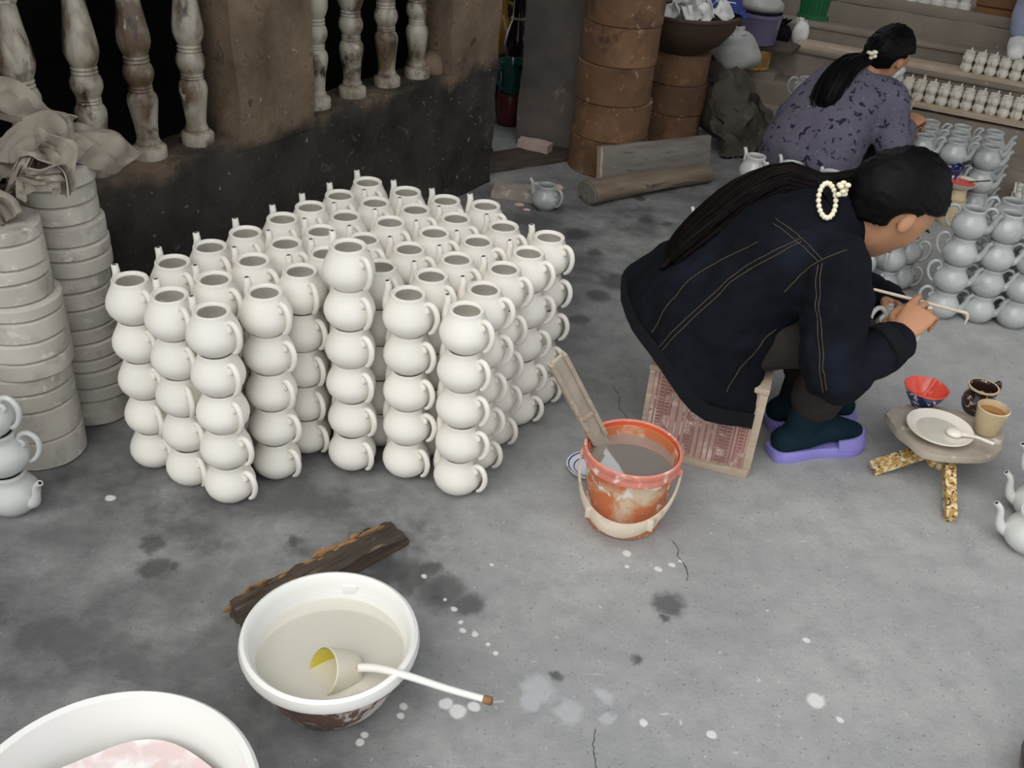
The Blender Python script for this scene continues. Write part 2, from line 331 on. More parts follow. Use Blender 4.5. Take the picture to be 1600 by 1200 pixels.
def floor_mat():
    m = bpy.data.materials.new('cement floor'); m.use_nodes = True; nt = m.node_tree; b = nt.nodes['Principled BSDF']
    g = nt.nodes.new('ShaderNodeNewGeometry'); pos = g.outputs['Position']
    base = mixc(nt, ramp(nt, noise_(nt, pos, 1.7, 6, .6), .3, .7), rgb(138, 138, 138), rgb(172, 172, 169))
    base = mixc(nt, math_(nt, 'MULTIPLY', ramp(nt, noise_(nt, pos, 14, 6, .7), .42, .66), .4), base, rgb(124, 124, 126))
    # pits and grit
    base = mixc(nt, math_(nt, 'MULTIPLY', ramp(nt, noise_(nt, pos, 120, 3, .6), .62, .68), .55), base, rgb(78, 78, 80))
    base = mixc(nt, math_(nt, 'MULTIPLY', ramp(nt, noise_(nt, pos, 75, 4, .6, .4), .665, .70), .6), base, rgb(205, 205, 203))
    mp = nt.nodes.new('ShaderNodeMapping'); mp.inputs['Scale'].default_value = (5, 22, 1); mp.inputs['Rotation'].default_value = (0, 0, .5); nt.links.new(pos, mp.inputs[0])
    base = mixc(nt, math_(nt, 'MULTIPLY', ramp(nt, noise_(nt, mp.outputs[0], 2.2, 4, .6, .5), .69, .73), .6), base, rgb(200, 200, 198))
    # wobbling position for stain and zone outlines
    nn = nt.nodes.new('ShaderNodeTexNoise'); nn.inputs['Scale'].default_value = 30; nn.inputs['Detail'].default_value = 3; nt.links.new(pos, nn.inputs['Vector'])
    def wob(amp):
        a = nt.nodes.new('ShaderNodeVectorMath'); a.operation = 'SUBTRACT'; nt.links.new(nn.outputs['Color'], a.inputs[0]); a.inputs[1].default_value = (.5, .5, .5)
        c = nt.nodes.new('ShaderNodeVectorMath'); c.operation = 'MULTIPLY_ADD'; nt.links.new(a.outputs[0], c.inputs[0]); c.inputs[1].default_value = (amp, amp, 0); nt.links.new(pos, c.inputs[2])
        return c.outputs[0]
    def spots(L, amp, soft):
        p = wob(amp); acc = None
        for x, y, r in L:
            dn = nt.nodes.new('ShaderNodeVectorMath'); dn.operation = 'DISTANCE'; nt.links.new(p, dn.inputs[0]); dn.inputs[1].default_value = (x, y, 0)
            k = ramp(nt, dn.outputs['Value'], r*(1+soft), r*(1-soft), True)
            acc = k if acc is None else math_(nt, 'MAXIMUM', acc, k)
        return acc
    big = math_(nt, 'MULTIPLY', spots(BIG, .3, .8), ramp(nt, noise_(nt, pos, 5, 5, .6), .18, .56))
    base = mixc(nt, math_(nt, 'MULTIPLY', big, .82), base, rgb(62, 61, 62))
    dk = math_(nt, 'MULTIPLY', spots(DARK, .05, .45), .72); base = mixc(nt, dk, base, rgb(58, 57, 58))
    base = mixc(nt, math_(nt, 'MULTIPLY', spots(PALE, .05, .4), .45), base, rgb(190, 192, 198))
    base = mixc(nt, math_(nt, 'MULTIPLY', spots(WHITE, .012, .25), .9), base, rgb(214, 214, 210))
    nt.links.new(base, b.inputs['Base Color'])
    rr = nt.nodes.new('ShaderNodeMapRange'); nt.links.new(dk, rr.inputs[0]); rr.inputs[3].default_value = .72; rr.inputs[4].default_value = .35; nt.links.new(rr.outputs[0], b.inputs['Roughness'])
    bp = nt.nodes.new('ShaderNodeBump'); bp.inputs['Strength'].default_value = .5; bp.inputs['Distance'].default_value = .003
    nt.links.new(math_(nt, 'ADD', noise_(nt, pos, 110, 5, .7), noise_(nt, pos, 14, 4, .6)), bp.inputs['Height']); nt.links.new(bp.outputs[0], b.inputs['Normal'])
    return m
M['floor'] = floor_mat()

# ------------------------------------------------------------------ the setting
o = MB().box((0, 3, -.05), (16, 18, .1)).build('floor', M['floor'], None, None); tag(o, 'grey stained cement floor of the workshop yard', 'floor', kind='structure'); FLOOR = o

WC = V((-.199, 3.759, 0)); WA = R(58); WX = V((math.cos(WA), math.sin(WA), 0)); WN = V((math.sin(WA), -math.cos(WA), 0))
WM = Matrix.Translation(WC) @ Matrix(((WX.x, WN.x, 0, 0), (WX.y, WN.y, 0, 0), (0, 0, 1, 0), (0, 0, 0, 1)))   # x along the wall, y out into the yard
def lumpy(mb, amp, s, keepz=None):
    for i, p in enumerate(mb.v): mb.v[i] = p + V((nz(p, s), nz(p+V((9, 0, 0)), s), nz(p+V((0, 9, 0)), s)*.5))*amp
def slab(mb, x0, x1, y0, y1, z0, z1, nx, nyy, nzz, Mx):
    """box of a fine enough grid to take unevenness"""
    bm = bmesh.new(); bmesh.ops.create_cube(bm, size=1)
    for ax, n in ((0, nx), (1, nyy), (2, nzz)):
        for k in range(1, n):
            c = -.5 + k/n; co = [0, 0, 0]; no = [0, 0, 0]; co[ax] = c; no[ax] = 1
            bmesh.ops.bisect_plane(bm, geom=bm.verts[:]+bm.edges[:]+bm.faces[:], plane_co=co, plane_no=no)
    bm.verts.index_update()
    mb.add([V((x0+(v.co.x+.5)*(x1-x0), y0+(v.co.y+.5)*(y1-y0), z0+(v.co.z+.5)*(z1-z0))) for v in bm.verts], [[v.index for v in f.verts] for f in bm.faces], Mx); bm.free()
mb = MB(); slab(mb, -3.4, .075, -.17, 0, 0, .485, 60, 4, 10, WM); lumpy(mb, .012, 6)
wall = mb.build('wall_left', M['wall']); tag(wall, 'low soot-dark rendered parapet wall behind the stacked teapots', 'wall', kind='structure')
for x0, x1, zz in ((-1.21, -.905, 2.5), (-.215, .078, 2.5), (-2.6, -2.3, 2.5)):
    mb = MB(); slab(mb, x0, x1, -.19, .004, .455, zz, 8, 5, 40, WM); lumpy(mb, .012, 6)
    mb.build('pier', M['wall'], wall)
mb = MB(); mb.box((-1.6, -.08, 1.15), (3.4, .2, .1), WM, .01); mb.build('top_rail', M['pier'], wall)
def bal_profile():
    P = [(0, 0), (.043, 0), (.045, .006), (.045, .034), (.040, .040), (.031, .043), (.033, .048), (.031, .054), (.029, .057), (.028, .066), (.031, .10), (.036, .135), (.0395, .158), (.038, .172), (.033, .182),
         (.029, .187), (.031, .191), (.029, .195), (.031, .199), (.029, .203), (.031, .208), (.034, .214), (.0395, .228), (.0395, .240), (.036, .252), (.031, .260), (.033, .265), (.030, .270), (.033, .275), (.030, .280), (.033, .286),
         (.037, .296), (.0415, .312), (.041, .330), (.037, .36), (.031, .40), (.0275, .43), (.026, .45), (.030, .456), (.027, .462), (.030, .468), (.033, .50), (.037, .53), (.033, .56), (.028, .575), (.036, .585), (.042, .60), (.042, .625), (0, .625)]
    return P
def bal_wob(a, z):
    if .06 < z < .175: return .035*abs(math.cos(4*a)) - .02
    if .29 < z < .40: return .03*abs(math.cos(4*a)) - .015
    if z < .041: return .05*(abs(math.cos(8*a))-.5)
    return 0
bme = MB().lathe(bal_profile(), 48, None, bal_wob).mesh('baluster', 50); bme.materials.append(M['baluster'])
for x in (-1.945, -1.78, -1.615, -1.455, -1.292, -.816, -.648, -.474, -.312):
    o = obj('baluster', bme, None, wall); o.location = WM @ V((x, -.075, .478)); o.rotation_euler = (R(random.uniform(-1, 1)), R(random.uniform(-1, 1)), random.random()*6)
# room behind the balusters, shade put into its colour, and the covered passage beside it
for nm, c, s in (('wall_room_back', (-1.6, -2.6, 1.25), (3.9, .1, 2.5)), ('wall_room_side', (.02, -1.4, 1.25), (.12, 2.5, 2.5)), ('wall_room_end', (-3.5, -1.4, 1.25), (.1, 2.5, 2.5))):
    tag(MB().box(c, s, WM).build(nm, M['dark'], None, None), 'room wall behind the balusters, shade put into its dark colour', 'wall', kind='structure')
tag(MB().box((-1.6, -1.4, .012), (3.9, 2.44, .024), WM).build('floor_room', M['dark'], None, None), 'dark slab painting the shade on the room floor behind the balusters', 'floor', kind='structure')  # dark slab over the floor, room shade put into its colour
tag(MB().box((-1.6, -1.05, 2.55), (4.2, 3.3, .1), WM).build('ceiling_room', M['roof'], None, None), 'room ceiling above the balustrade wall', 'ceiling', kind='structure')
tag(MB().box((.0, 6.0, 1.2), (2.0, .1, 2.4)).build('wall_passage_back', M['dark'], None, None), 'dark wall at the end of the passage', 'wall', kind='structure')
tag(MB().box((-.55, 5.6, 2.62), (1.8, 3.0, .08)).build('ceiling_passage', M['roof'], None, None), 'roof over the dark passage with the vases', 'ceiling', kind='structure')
mb = MB(); PM = Matrix.Translation((.065, 4.42, 0)) @ Matrix.Rotation(R(-12), 4, 'Z'); slab(mb, -.11, .15, -.14, .14, 0, 2.6, 6, 6, 50, PM); lumpy(mb, .012, 6)
tag(mb.build('wall_pillar', M['pillar']), 'grey cement pillar between the passage and the saggar columns', 'pillar', kind='structure')

# display steps at the back right
SA = R(-24); SXv = V((math.cos(SA), math.sin(SA), 0)); SNv = V((-math.sin(SA), math.cos(SA), 0))
SM = Matrix(((SXv.x, SNv.x, 0, 0), (SXv.y, SNv.y, 0, 0), (0, 0, 1, 0), (0, 0, 0, 1)))    # x along the steps, y = distance inwards
TREADS = [(.12, 4.62), (.22, 4.87), (.34, 5.07), (.43, 5.23), (.53, 5.41)]
st = empty('wall_steps', (0, 0, 0)); tag(st, 'cement display steps rising at the back of the yard', 'steps', kind='structure')
for i, (z, m) in enumerate(TREADS):
    mb = MB(); x0 = -1.15 - .12*i
    slab(mb, x0, 3.6, m, 7.2 if i == len(TREADS)-1 else TREADS[i+1][1]+.06, 0 if i == 0 else TREADS[i-1][0]-.05, z, 50, 3, 3, SM); lumpy(mb, .01, 7)
    mb.build('step', M['step'], st)
for (z, m) in TREADS[2:4]:
    mb = MB(); mb.box((1.2, m+.012, z+.008), (4.2, .06, .02), SM, .006); mb.build('nosing', M['step'], st)
bb = MB(); bb.box((1.4, 5.47, .555), (4.4, .12, .05), SM, .01); bb.build('balustrade_base', M['step'], st)
bme2 = MB().lathe([(0, 0), (.034, 0), (.034, .022), (.024, .03), (.03, .06), (.036, .09), (.03, .13), (.021, .16), (.026, .165), (.021, .17), (.03, .2), (.034, .24), (.02, .3), (.034, .33), (0, .33)], 20).mesh('baluster', 50); bme2.materials.append(M['balwhite'])
for k in range(8):
    o = obj('baluster', bme2, None, st); o.location = SM @ V((-.66 + k*.062, 5.47, .578))
tag(MB().box((1.2, 7.2, 1.3), (5.2, .1, 2.6), SM).build('wall_back', M['step'], None, None), 'rear wall behind the display steps', 'wall', kind='structure')
tag(MB().box((1.66, 5.15, 2.65), (4.9, 5.1, .1), SM).build('ceiling_steps', M['roof'], None, None), 'unseen roof over the display steps, drawn forward to shade the yard', 'ceiling', kind='structure')  # out-of-view roof, front edge carried forward so the back right darkens

M['creamer'] = mat('cream biscuit', (222, 216, 202), .6, .04, 9, bump=.05, rand=.08)
M['slipcoat'] = mat('slip-coated plastic', (214, 208, 190), .5, .05, 9, bump=.15, patches=[((206, 192, 110), 12, .56, .1)])
M['greywater'].node_tree.nodes['Principled BSDF'].inputs['IOR'].default_value = 2.4
M['creamwater'].node_tree.nodes['Principled BSDF'].inputs['IOR'].default_value = 1.9
M['carving'] = mat('reddish carved relief', (150, 104, 98), .85, .2, 14, bump=.3, patches=[((212, 190, 178), 18, .55, .08)])
M['crack'] = mat('crack', (60, 60, 62), .9, .1, 10, bump=0)
for L_ in ([(.395, 1.725), (.405, 1.70), (.402, 1.675), (.412, 1.655), (.418, 1.625), (.416, 1.60)], [(.285, 2.36), (.30, 2.30), (.297, 2.25), (.318, 2.20), (.312, 2.14)], [(.205, 1.19), (.20, 1.15), (.203, 1.11), (.196, 1.07)]):
    P_ = spline([(x, y, .0004) for x, y in L_], 6); g_ = []
    for i_, p_ in enumerate(P_):
        w_ = .0011*(.4 + abs(nz((i_*.7, L_[0][0]*9, 0)))*1.6); q_ = V((nz((i_*.9, 3, L_[0][1]))*.004, nz((i_*.9, 7, 1))*.002, 0)); g_.append([p_+q_-V((w_, 0, 0)), p_+q_+V((w_, 0, 0))])
    MB().sheet(g_, .0006).build('crack', M['crack'], FLOOR)

# ------------------------------------------------------------------ teapots
def teapot_meshes(mname, k=1.0, glazed=False):
    body = [(0, .005), (.024, .005), (.027, 0), (.0335, 0), (.036, .0035), (.045, .0105), (.0532, .022), (.0572, .0355), (.0567, .0460), (.0534, .0575), (.0484, .0680), (.0436, .0775), (.0402, .0855), (.0386, .0910), (.0388, .0945), (.0376, .097), (.0348, .097), (.0340, .0935), (.0300, .0930), (.0290, .0905), (.036, .08), (.046, .066), (.052, .045), (.048, .022), (.03, .010), (0, .009)]
    sp = spline([(.040, 0, .030), (.0535, 0, .046), (.0565, 0, .068), (.0540, 0, .090), (.0570, 0, .1090)], 6)
    srad = lerps([.017, .0135, .0102, .0084, .0076], len(sp))
    hp = spline([(-.0465, 0, .063), (-.0500, 0, .0665), (-.0485, 0, .0725), (-.0440, 0, .0775), (-.0520, 0, .0850), (-.0640, 0, .0820), (-.0725, 0, .0700), (-.0755, 0, .0540), (-.0725, 0, .0370), (-.0650, 0, .0220), (-.0560, 0, .0140)], 4)
    hrad = lerps([.0065, .0068, .0062, .006, .0064, .0066, .0066, .0064, .006, .0052, .0038], len(hp))
    if glazed:
        body = [(0, .005), (.026, .005), (.029, 0), (.034, 0), (.036, .004), (.046, .010), (.055, .024), (.0585, .040), (.0555, .055), (.047, .069), (.0405, .079), (.038, .087), (.0385, .094), (.0395, .099), (.038, .102), (.033, .102), (.031, .098), (.032, .088), (.037, .078), (.05, .055), (.053, .04), (.045, .02), (.03, .011), (0, .010)]
        sp = spline([(.044, 0, .030), (.062, 0, .040), (.072, 0, .060), (.078, 0, .086), (.092, 0, .102)], 6); srad = lerps([.016, .013, .0095, .0075, .007], len(sp))
        hp = spline([(-.048, 0, .064), (-.052, 0, .070), (-.047, 0, .077), (-.042, 0, .083), (-.052, 0, .097), (-.068, 0, .098), (-.081, 0, .084), (-.083, 0, .062), (-.075, 0, .040), (-.062, 0, .026), (-.053, 0, .024)], 4); hrad = lerps([.005, .0055, .006, .006, .006, .006, .006, .006, .0055, .005, .004], len(hp))
    sc = Matrix.Scale(k, 4)
    b = MB().lathe(body, 36, sc).mesh('body', 55)
    s = MB(); s.tube(sp, srad, 14, True, M=sc)
    # dark plug painting the shade in the spout's hole
    tip, nrm = sp[-1], (sp[-1]-sp[-2]).normalized()
    s2 = MB(); s2.tube([tip - nrm*.006, tip + nrm*.0006], [srad[-1]*.55, srad[-1]*.55], 12, True, M=sc)
    h = MB().tube(hp, hrad, 10, True, flat=1.25, up=(0, 1, 0), M=sc) if False else MB().tube(hp, hrad, 10, True, M=sc)
    out = [('body', b), ('spout', s.mesh('spout', 60)), ('handle', h.mesh('handle', 60)), ('spout_mouth_shade', s2.mesh('spout_mouth_shade', 40))]
    for n, me in out: me.materials.append(M[mname] if n != 'spout_mouth_shade' else M['dark'])
    return out
POT = teapot_meshes('bisque'); GPOT = teapot_meshes('glaze', .93, True); WPOT = teapot_meshes('glazew', 1.0, True)
GH = .102*.93; WH = .102
def teapot(ms, loc, rz, label, group, tilt=None):
    e = empty('teapot', loc, rz, label, 'teapot', group)
    if tilt: e.rotation_euler = (tilt[0], tilt[1], rz)
    sp = None
    for n, me in ms:
        o = obj(n, me, None, sp if n == 'spout_mouth_shade' else e)
        if n == 'spout': sp = o
    return e
ORD = ['first', 'second', 'third', 'fourth', 'fifth', 'sixth', 'seventh', 'eighth', 'ninth', 'tenth']
def level(i, n):
    return 'on floor' if i == 0 else ('on top' if i == n-1 else ORD[i] + ' from floor')
ROWS = [('row nearest the wall', [(-.831, 1.863), (-.771, 1.959), (-.717, 2.05), (-.658, 2.141), (-.595, 2.238), (-.544, 2.322), (-.487, 2.412), (-.431, 2.515)]),
        ('second row from the wall', [(-.728, 1.81), (-.662, 1.898), (-.604, 2.001), (-.554, 2.103), (-.489, 2.184), (-.448, 2.283), (-.391, 2.383), (-.321, 2.471)]),
        ('third row from the wall', [(-.624, 1.759), (-.541, 1.858), (-.491, 1.968), (-.452, 2.069), (-.380, 2.161), (-.335, 2.272), (-.283, 2.361), (-.213, 2.437)]),
        ('fourth row from the wall', [(-.371, 1.915), (-.320, 2.023), (-.269, 2.128), (-.219, 2.23), (-.176, 2.328), (-.108, 2.424)]),
        ('fifth row from the wall', [(-.239, 1.905), (-.200, 2.000), (-.152, 2.095), (-.111, 2.202), (-.053, 2.300)]),
        ('row farthest from the wall', [(-.11, 1.855), (-.078, 1.956), (-.040, 2.064), (.014, 2.162), (.062, 2.262)])]
for ri, (rn, pts) in enumerate(ROWS):
    for si, (x, y) in enumerate(pts):
        n = 6 if (ri == 3 and si == 0) else 5
        base = R(132 + 3.2*ri) + R(random.uniform(-7, 7))
        for i in range(n):
            lab = 'unglazed white teapot %s, %s stack from left, %s' % (level(i, n), ORD[si], rn)
            teapot(POT, (x + random.uniform(-.0012, .0012), y + random.uniform(-.0012, .0012), .097*i), base + R(random.uniform(-9, 9)), lab, 'unglazed teapots stacked by the wall')

# glazed teapots at the right, stacked four high in files
gp = 'glazed teapots stacked at the right'
FILES = [('left', 1.400, 2.975, 4, 1), ('middle', 1.515, 2.965, 4, 2), ('right', 1.625, 2.945, 4, 4)]
for fn, x, y, n, deep in FILES:
    for k in range(deep):
        px, py = x + .045*k, y + .108*k
        for i in range(n):
            teapot(GPOT, (px, py, GH*i), R(-18 + random.uniform(-10, 10)), 'grey glazed teapot %s, %s stack from front, %s file of right pile' % (level(i, n), ORD[k], fn), gp)
for si, (x, y, n) in enumerate([(1.235, 3.10, 3), (1.12, 3.05, 2), (1.31, 3.17, 2)]):
    for i in range(n):
        teapot(GPOT, (x, y, GH*i), R(60 + si*40), 'shaded glazed teapot %s, %s stack below the painter\'s face' % (level(i, n), ['middle', 'left', 'right'][si]), gp)
for ci, (x, y) in enumerate([(1.585, 4.00), (1.705, 3.965), (1.83, 3.93)]):
    for k in range(3):
        for i in range(3):
            if ci == 0 and i == 0 and k == 0: pass
            p = V((x, y, 0)) + SNv*(.112*k)
            teapot(GPOT, (p.x, p.y, GH*i), R(-25 + random.uniform(-8, 8)), 'glazed teapot %s, %s column, %s row below the planks' % (level(i, 3), ['left', 'middle', 'right'][ci], ['front', 'second', 'rear'][k]), 'glazed teapots below the planks')
for i in range(4):
    teapot(GPOT, (1.16, 4.36, GH*i), R(0), 'glazed teapot %s, stack showing left of the floral blouse' % level(i, 4), 'glazed teapots beside the floral blouse')
gp = 'glossy white teapots behind the ponytail'
for si, (x, y, n, az, nm) in enumerate([(.885, 3.815, 2, 110, 'leftmost pair'), (.905, 3.555, 2, 118, 'nearest pair'), (.957, 3.662, 2, 118, 'middle pair'), (1.02, 3.765, 2, 112, 'pair touching the blouse'), (1.16, 3.70, 2, 105, 'rear pair by the clip'), (1.09, 3.585, 2, 105, 'front pair by the clip')]):
    for i in range(n): teapot(WPOT, (x, y, WH*i), R(az), 'glossy white teapot, %s of the %s behind the ponytail' % (['lower', 'upper'][i], nm), gp)
teapot(WPOT, (.655, 3.40, 0), R(118), 'single white teapot with flower relief beside the ponytail', 'glossy white teapots behind the ponytail')
teapot(WPOT, (.585, 3.17, 0), R(-60), 'white teapot mostly hidden behind the ponytail tip', 'glossy white teapots behind the ponytail')
teapot(GPOT, (.07, 3.60, 0), R(140), 'lone grey glazed teapot on the wet floor by the pillar', 'lone teapots')
# left and right picture edges
for i, (x, y, az) in enumerate([(-1.075, 1.655, -20), (-1.08, 1.66, 5), (-1.09, 1.655, -10)]):
    teapot(WPOT, (x, y, WH*i), R(az if i == 0 else az + 180), 'white glazed teapot, %s of three stacked at the left picture edge' % ['lowest', 'middle one', 'topmost'][i], 'teapots at the left edge')
for i, (x, y, z, az, t) in enumerate([(1.232, 1.812, 0, 165, 'front'), (1.30, 1.93, 0, 160, 'rear lower'), (1.30, 1.93, WH, 175, 'rear upper')]):
    teapot(WPOT, (x, y, z), R(az), 'white glazed teapot, %s one at the right picture edge' % t, 'teapots at the right edge')

# small creamers on planks along the steps
cr_b = MB().lathe([(0, .002), (.016, .002), (.018, 0), (.021, .004), (.026, .014), (.026, .024), (.021, .034), (.022, .04), (.019, .04), (.018, .033), (.022, .02), (.012, .006), (0, .006)], 20).mesh('body', 60)
cr_s = MB().tube(spline([(.02, 0, .02), (.029, 0, .032), (.032, 0, .05)], 4), lerps([.007, .005, .004], 9), 8).mesh('spout', 60)
cr_h = MB().tube(spline([(-.02, 0, .034), (-.032, 0, .036), (-.035, 0, .022), (-.024, 0, .010)], 4), .0035, 7).mesh('handle', 60)
for me in (cr_b, cr_s, cr_h): me.materials.append(M['creamer'])
def creamer(loc, rz, label, group):
    e = empty('creamer', loc, rz, label, 'creamer', group)
    for n, me in (('body', cr_b), ('spout', cr_s), ('handle', cr_h)): obj(n, me, None, e)
def plank_on(ti, x0, x1, label):
    z, m = TREADS[ti]
    o = MB().box((0, 0, .011), (x1-x0, .13, .022), None, .003).build('plank', M['wood_pale']); c = SM @ V(((x0+x1)/2, m+.075, z+.013)); o.location = c; o.rotation_euler = (0, 0, SA)
    tag(o, label, 'plank', 'planks carrying creamers'); return z + .035, m + .075
zt, mt = plank_on(1, -.72, 1.0, 'lower plank on the steps carrying many small creamers')
for k in range(14):
    for r_ in range(2):
        for i in range(2):
            p = SM @ V((-.50 + k*.053, mt - .027 + .056*r_, zt + .04*i)); creamer(p, SA + R(80 + random.uniform(-8, 8)), 'tiny creamer %s row of lower plank, %s stack from left, %s' % (['front', 'rear'][r_], ORD[k] if k < 10 else str(k+1) + 'th', ['below', 'on top'][i]), 'creamers on the lower plank')
zt, mt = plank_on(2, -.90, 1.0, 'upper plank on the steps with creamers at its right half')
for k in range(8):
    for r_ in range(2):
        for i in range(2):
            p = SM @ V((-.13 + k*.053, mt - .027 + .056*r_, zt + .04*i)); creamer(p, SA + R(80 + random.uniform(-8, 8)), 'tiny creamer %s row of upper plank, %s stack from left, %s' % (['front', 'rear'][r_], ORD[k] if k < 10 else str(k+1) + 'th', ['below', 'on top'][i]), 'creamers on the upper plank')
for k in range(5):
    for i in range(2):
        p = V((2.06, 4.02, 0)) + SNv*(.058*k)
        creamer((p.x, p.y, .04*i), R(150), 'tiny creamer on floor by the right edge, %s from front, %s' % (ORD[k], ['below', 'on top'][i]), 'creamers on the floor')

# ------------------------------------------------------------------ plaster moulds at the left
def mould(loc, r, h, label, group, hole=False, split=True, ang=0):
    e = empty('plaster_mould', loc, ang, label, 'mould', group); g = .0016
    wob = lambda a, z: .008*math.sin(3*a+r*90) + .006*math.sin(7*a)
    def ring(z0, z1): return [(0, z0), (r-.005, z0), (r, z0+.004), (r*1.004, (z0+z1)/2), (r, z1-.004), (r-.005, z1), (0, z1)]
    if split:
        k = h*(.42 + .2*random.random())
        MB().lathe(ring(0, k-g), 40, None, wob).build('lower_half', M['plaster'], e); MB().lathe(ring(k+g*.2, h-g), 40, None, wob).build('upper_half', M['plaster'], e)
    else: MB().lathe(ring(0, h-g), 40, None, wob).build('block', M['plaster'], e)
    if hole: MB().lathe([(0, h-.002), (.010, h-.002), (.012, h+.0015), (.015, h+.002), (.016, h-.001), (0, h-.003)], 18).build('pour_hole', M['whiteglaze'], e)
    return e
z = 0
for i, (r, h, dx, sp_) in enumerate([(.094, .078, 0, False), (.092, .082, .002, False), (.094, .088, .0, True), (.097, .092, .008, True), (.092, .086, .014, True), (.082, .082, .008, True), (.080, .088, .012, True)]):
    mould((-1.105+dx, 1.872, z), r, h, 'round plaster mould, %s of the front stack at left' % ['lowest', 'second from floor', 'third from floor', 'fourth from floor', 'fifth from floor', 'second from top', 'topmost'][i], 'plaster moulds of the front stack', i == 6, sp_, i*1.3); z += h
z = 0
for i, (r, h, dx, sp_) in enumerate([(.094, .072, 0, False), (.096, .082, .004, True), (.092, .076, .0, True), (.090, .09, -.004, True), (.088, .086, -.004, True), (.090, .074, .006, True), (.086, .05, .006, False), (.083, .086, .0, True), (.092, .046, -.004, False)]):
    mould((-1.055+dx, 2.06, z), r, h, 'round plaster mould, %s of the rear stack at left' % ['lowest', 'second from floor', 'third from floor', 'fourth from floor', 'fifth from floor', 'sixth from floor', 'seventh from floor', 'second from top', 'wide topmost plate'][i], 'plaster moulds of the rear stack', False, sp_, i*2.1); z += h
ZB = z
# crumpled sacking heaped over the moulds
def ribbon(path, wv, wid, curl=0, n=10, nv=7, seed=0, amp=.012):
    P = spline(path, n); N = len(P); g = []
    for i, p in enumerate(P):
        t = i/(N-1); w_ = V(wv[0]).lerp(V(wv[1]), t).normalized(); T = (P[min(i+1, N-1)]-P[max(i-1, 0)]).normalized(); nn = T.cross(w_).normalized(); row = []
        ww = wid*(.75+.25*math.sin(PI*t)+.15*nz((seed, t*3, 0)))
        for j in range(nv):
            s = (j/(nv-1)-.5)*2; q = p + w_*ww/2*s + nn*(curl*s*s)
            q += nn*((abs(nz((s*1.9+seed, t*2.2, seed)))*2-.45)*amp*1.1 + nz(q, 16)*amp*.5 + abs(nz((s*4+seed, t*3.5, 2)))*amp*.5) + w_*nz(q+V((0, seed, 3)), 15)*amp; row.append(q)
        g.append(row)
    return g
sk = empty('crumpled_sacking', (-1.06, 2.0, ZB), 0, 'crumpled dusty grey sacking heaped on the plaster mould stacks', 'sacking')
B0 = V(sk.location)
for i, (pa, wv, wd, cu) in enumerate([
    ([(-.06, -.06, .02), (-.02, .0, .08), (.05, .02, .085), (.10, .02, .03)], ((.2, .8, .3), (.1, .9, .2)), .11, -.02),
    ([(.00, -.09, -.01), (.02, -.05, .05), (.07, -.03, .035), (.09, -.06, -.03)], ((.6, .5, .4), (.3, .8, .3)), .07, .02),
    ([(-.13, -.07, .12), (-.10, -.10, .06), (-.05, -.13, .0), (.00, -.15, -.06)], ((.7, .5, .2), (.6, .4, .4)), .06, .015),
    ([(-.16, .02, .10), (-.10, .03, .13), (-.04, .05, .10), (.02, .09, .05)], ((.3, .5, .6), (.3, .8, .3)), .10, .02),
    ([(-.02, .05, .02), (.06, .07, .05), (.13, .09, .02), (.17, .12, -.01)], ((0, .9, .3), (.2, .6, .1)), .12, -.015),
    ([(-.15, -.10, .02), (-.10, -.10, -.03), (-.08, -.14, -.09), (-.12, -.17, -.14)], ((.9, .2, .1), (.7, .5, .2)), .08, -.02),
    ([(.03, -.11, -.01), (.055, -.10, .03), (.085, -.075, .02), (.07, -.06, -.02)], ((.3, .3, .8), (.5, .5, .4)), .05, .012),
    ([(-.20, -.06, -.02), (-.15, -.05, .04), (-.09, -.06, .03), (-.04, -.08, -.01)], ((.4, .8, .3), (.5, .6, .4)), .12, .02)]):
    MB().sheet(ribbon(pa, wv, wd, cu, seed=i*5.3, amp=.028, n=14, nv=11), .003).build('fold', M['canvas'], sk, 60)

# ------------------------------------------------------------------ slip basin with ladle
bs = empty('slip_basin', (-.287, 1.235, 0), 0, 'white plastic basin of cream slip with mud-splashed sides', 'basin')
MB().lathe([(0, .004), (.085, .004), (.09, 0), (.098, .004), (.110, .02), (.136, .078), (.148, .112), (.152, .122)], 56).build('side', M['basin_out'], bs)
MB().lathe([(.150, .119), (.1585, .121), (.1605, .130), (.157, .143), (.150, .147), (.145, .143), (.141, .128), (.136, .11), (.12, .06), (.10, .02), (0, .012)], 56).build('rim', M['basin'], bs)
MB().lathe([(0, .098), (.132, .098), (.133, .0965), (0, .094)], 56).build('slip', M['creamwater'], bs)
MB().lathe([(.1362, .109), (.1385, .111), (.1405, .116), (.1395, .117), (.1365, .113)], 56).build('inner_ridge', M['basin'], bs)
MB().box((.01, .1375, .117), (.03, .006, .022), None, .002).build('moulded_mark', M['basin'], bs)
ld = empty('ladle', (-.265, 1.185, .092), 0, 'yellow cup ladle with slip-coated stick handle resting in the basin', 'ladle')
LM = Matrix.Rotation(R(216), 4, 'Z') @ Matrix.Rotation(R(60), 4, 'Y')
MB().lathe([(0, -.030), (.034, -.030), (.037, -.026), (.042, .030), (.0405, .031), (.035, -.024), (0, -.026)], 32, Matrix.Translation((.0, 0, .012)) @ LM).build('cup', M['slipcoat'], ld)
MB().lathe([(.0400, .0295), (.0348, -.023), (0, -.025), (0, -.0245), (.0343, -.0225), (.0395, .0296)], 32, Matrix.Translation((.0, 0, .012)) @ LM).build('yellow_lining', M['yellow'], ld)
hh = spline([(.018, .004, .018), (.07, -.01, .040), (.13, -.035, .056), (.2, -.06, .062), (.272, -.082, .068)], 6)
MB().tube(hh, lerps([.008, .0075, .0068, .0062, .006], len(hh)), 10).build('stick_handle', M['stick'], ld)
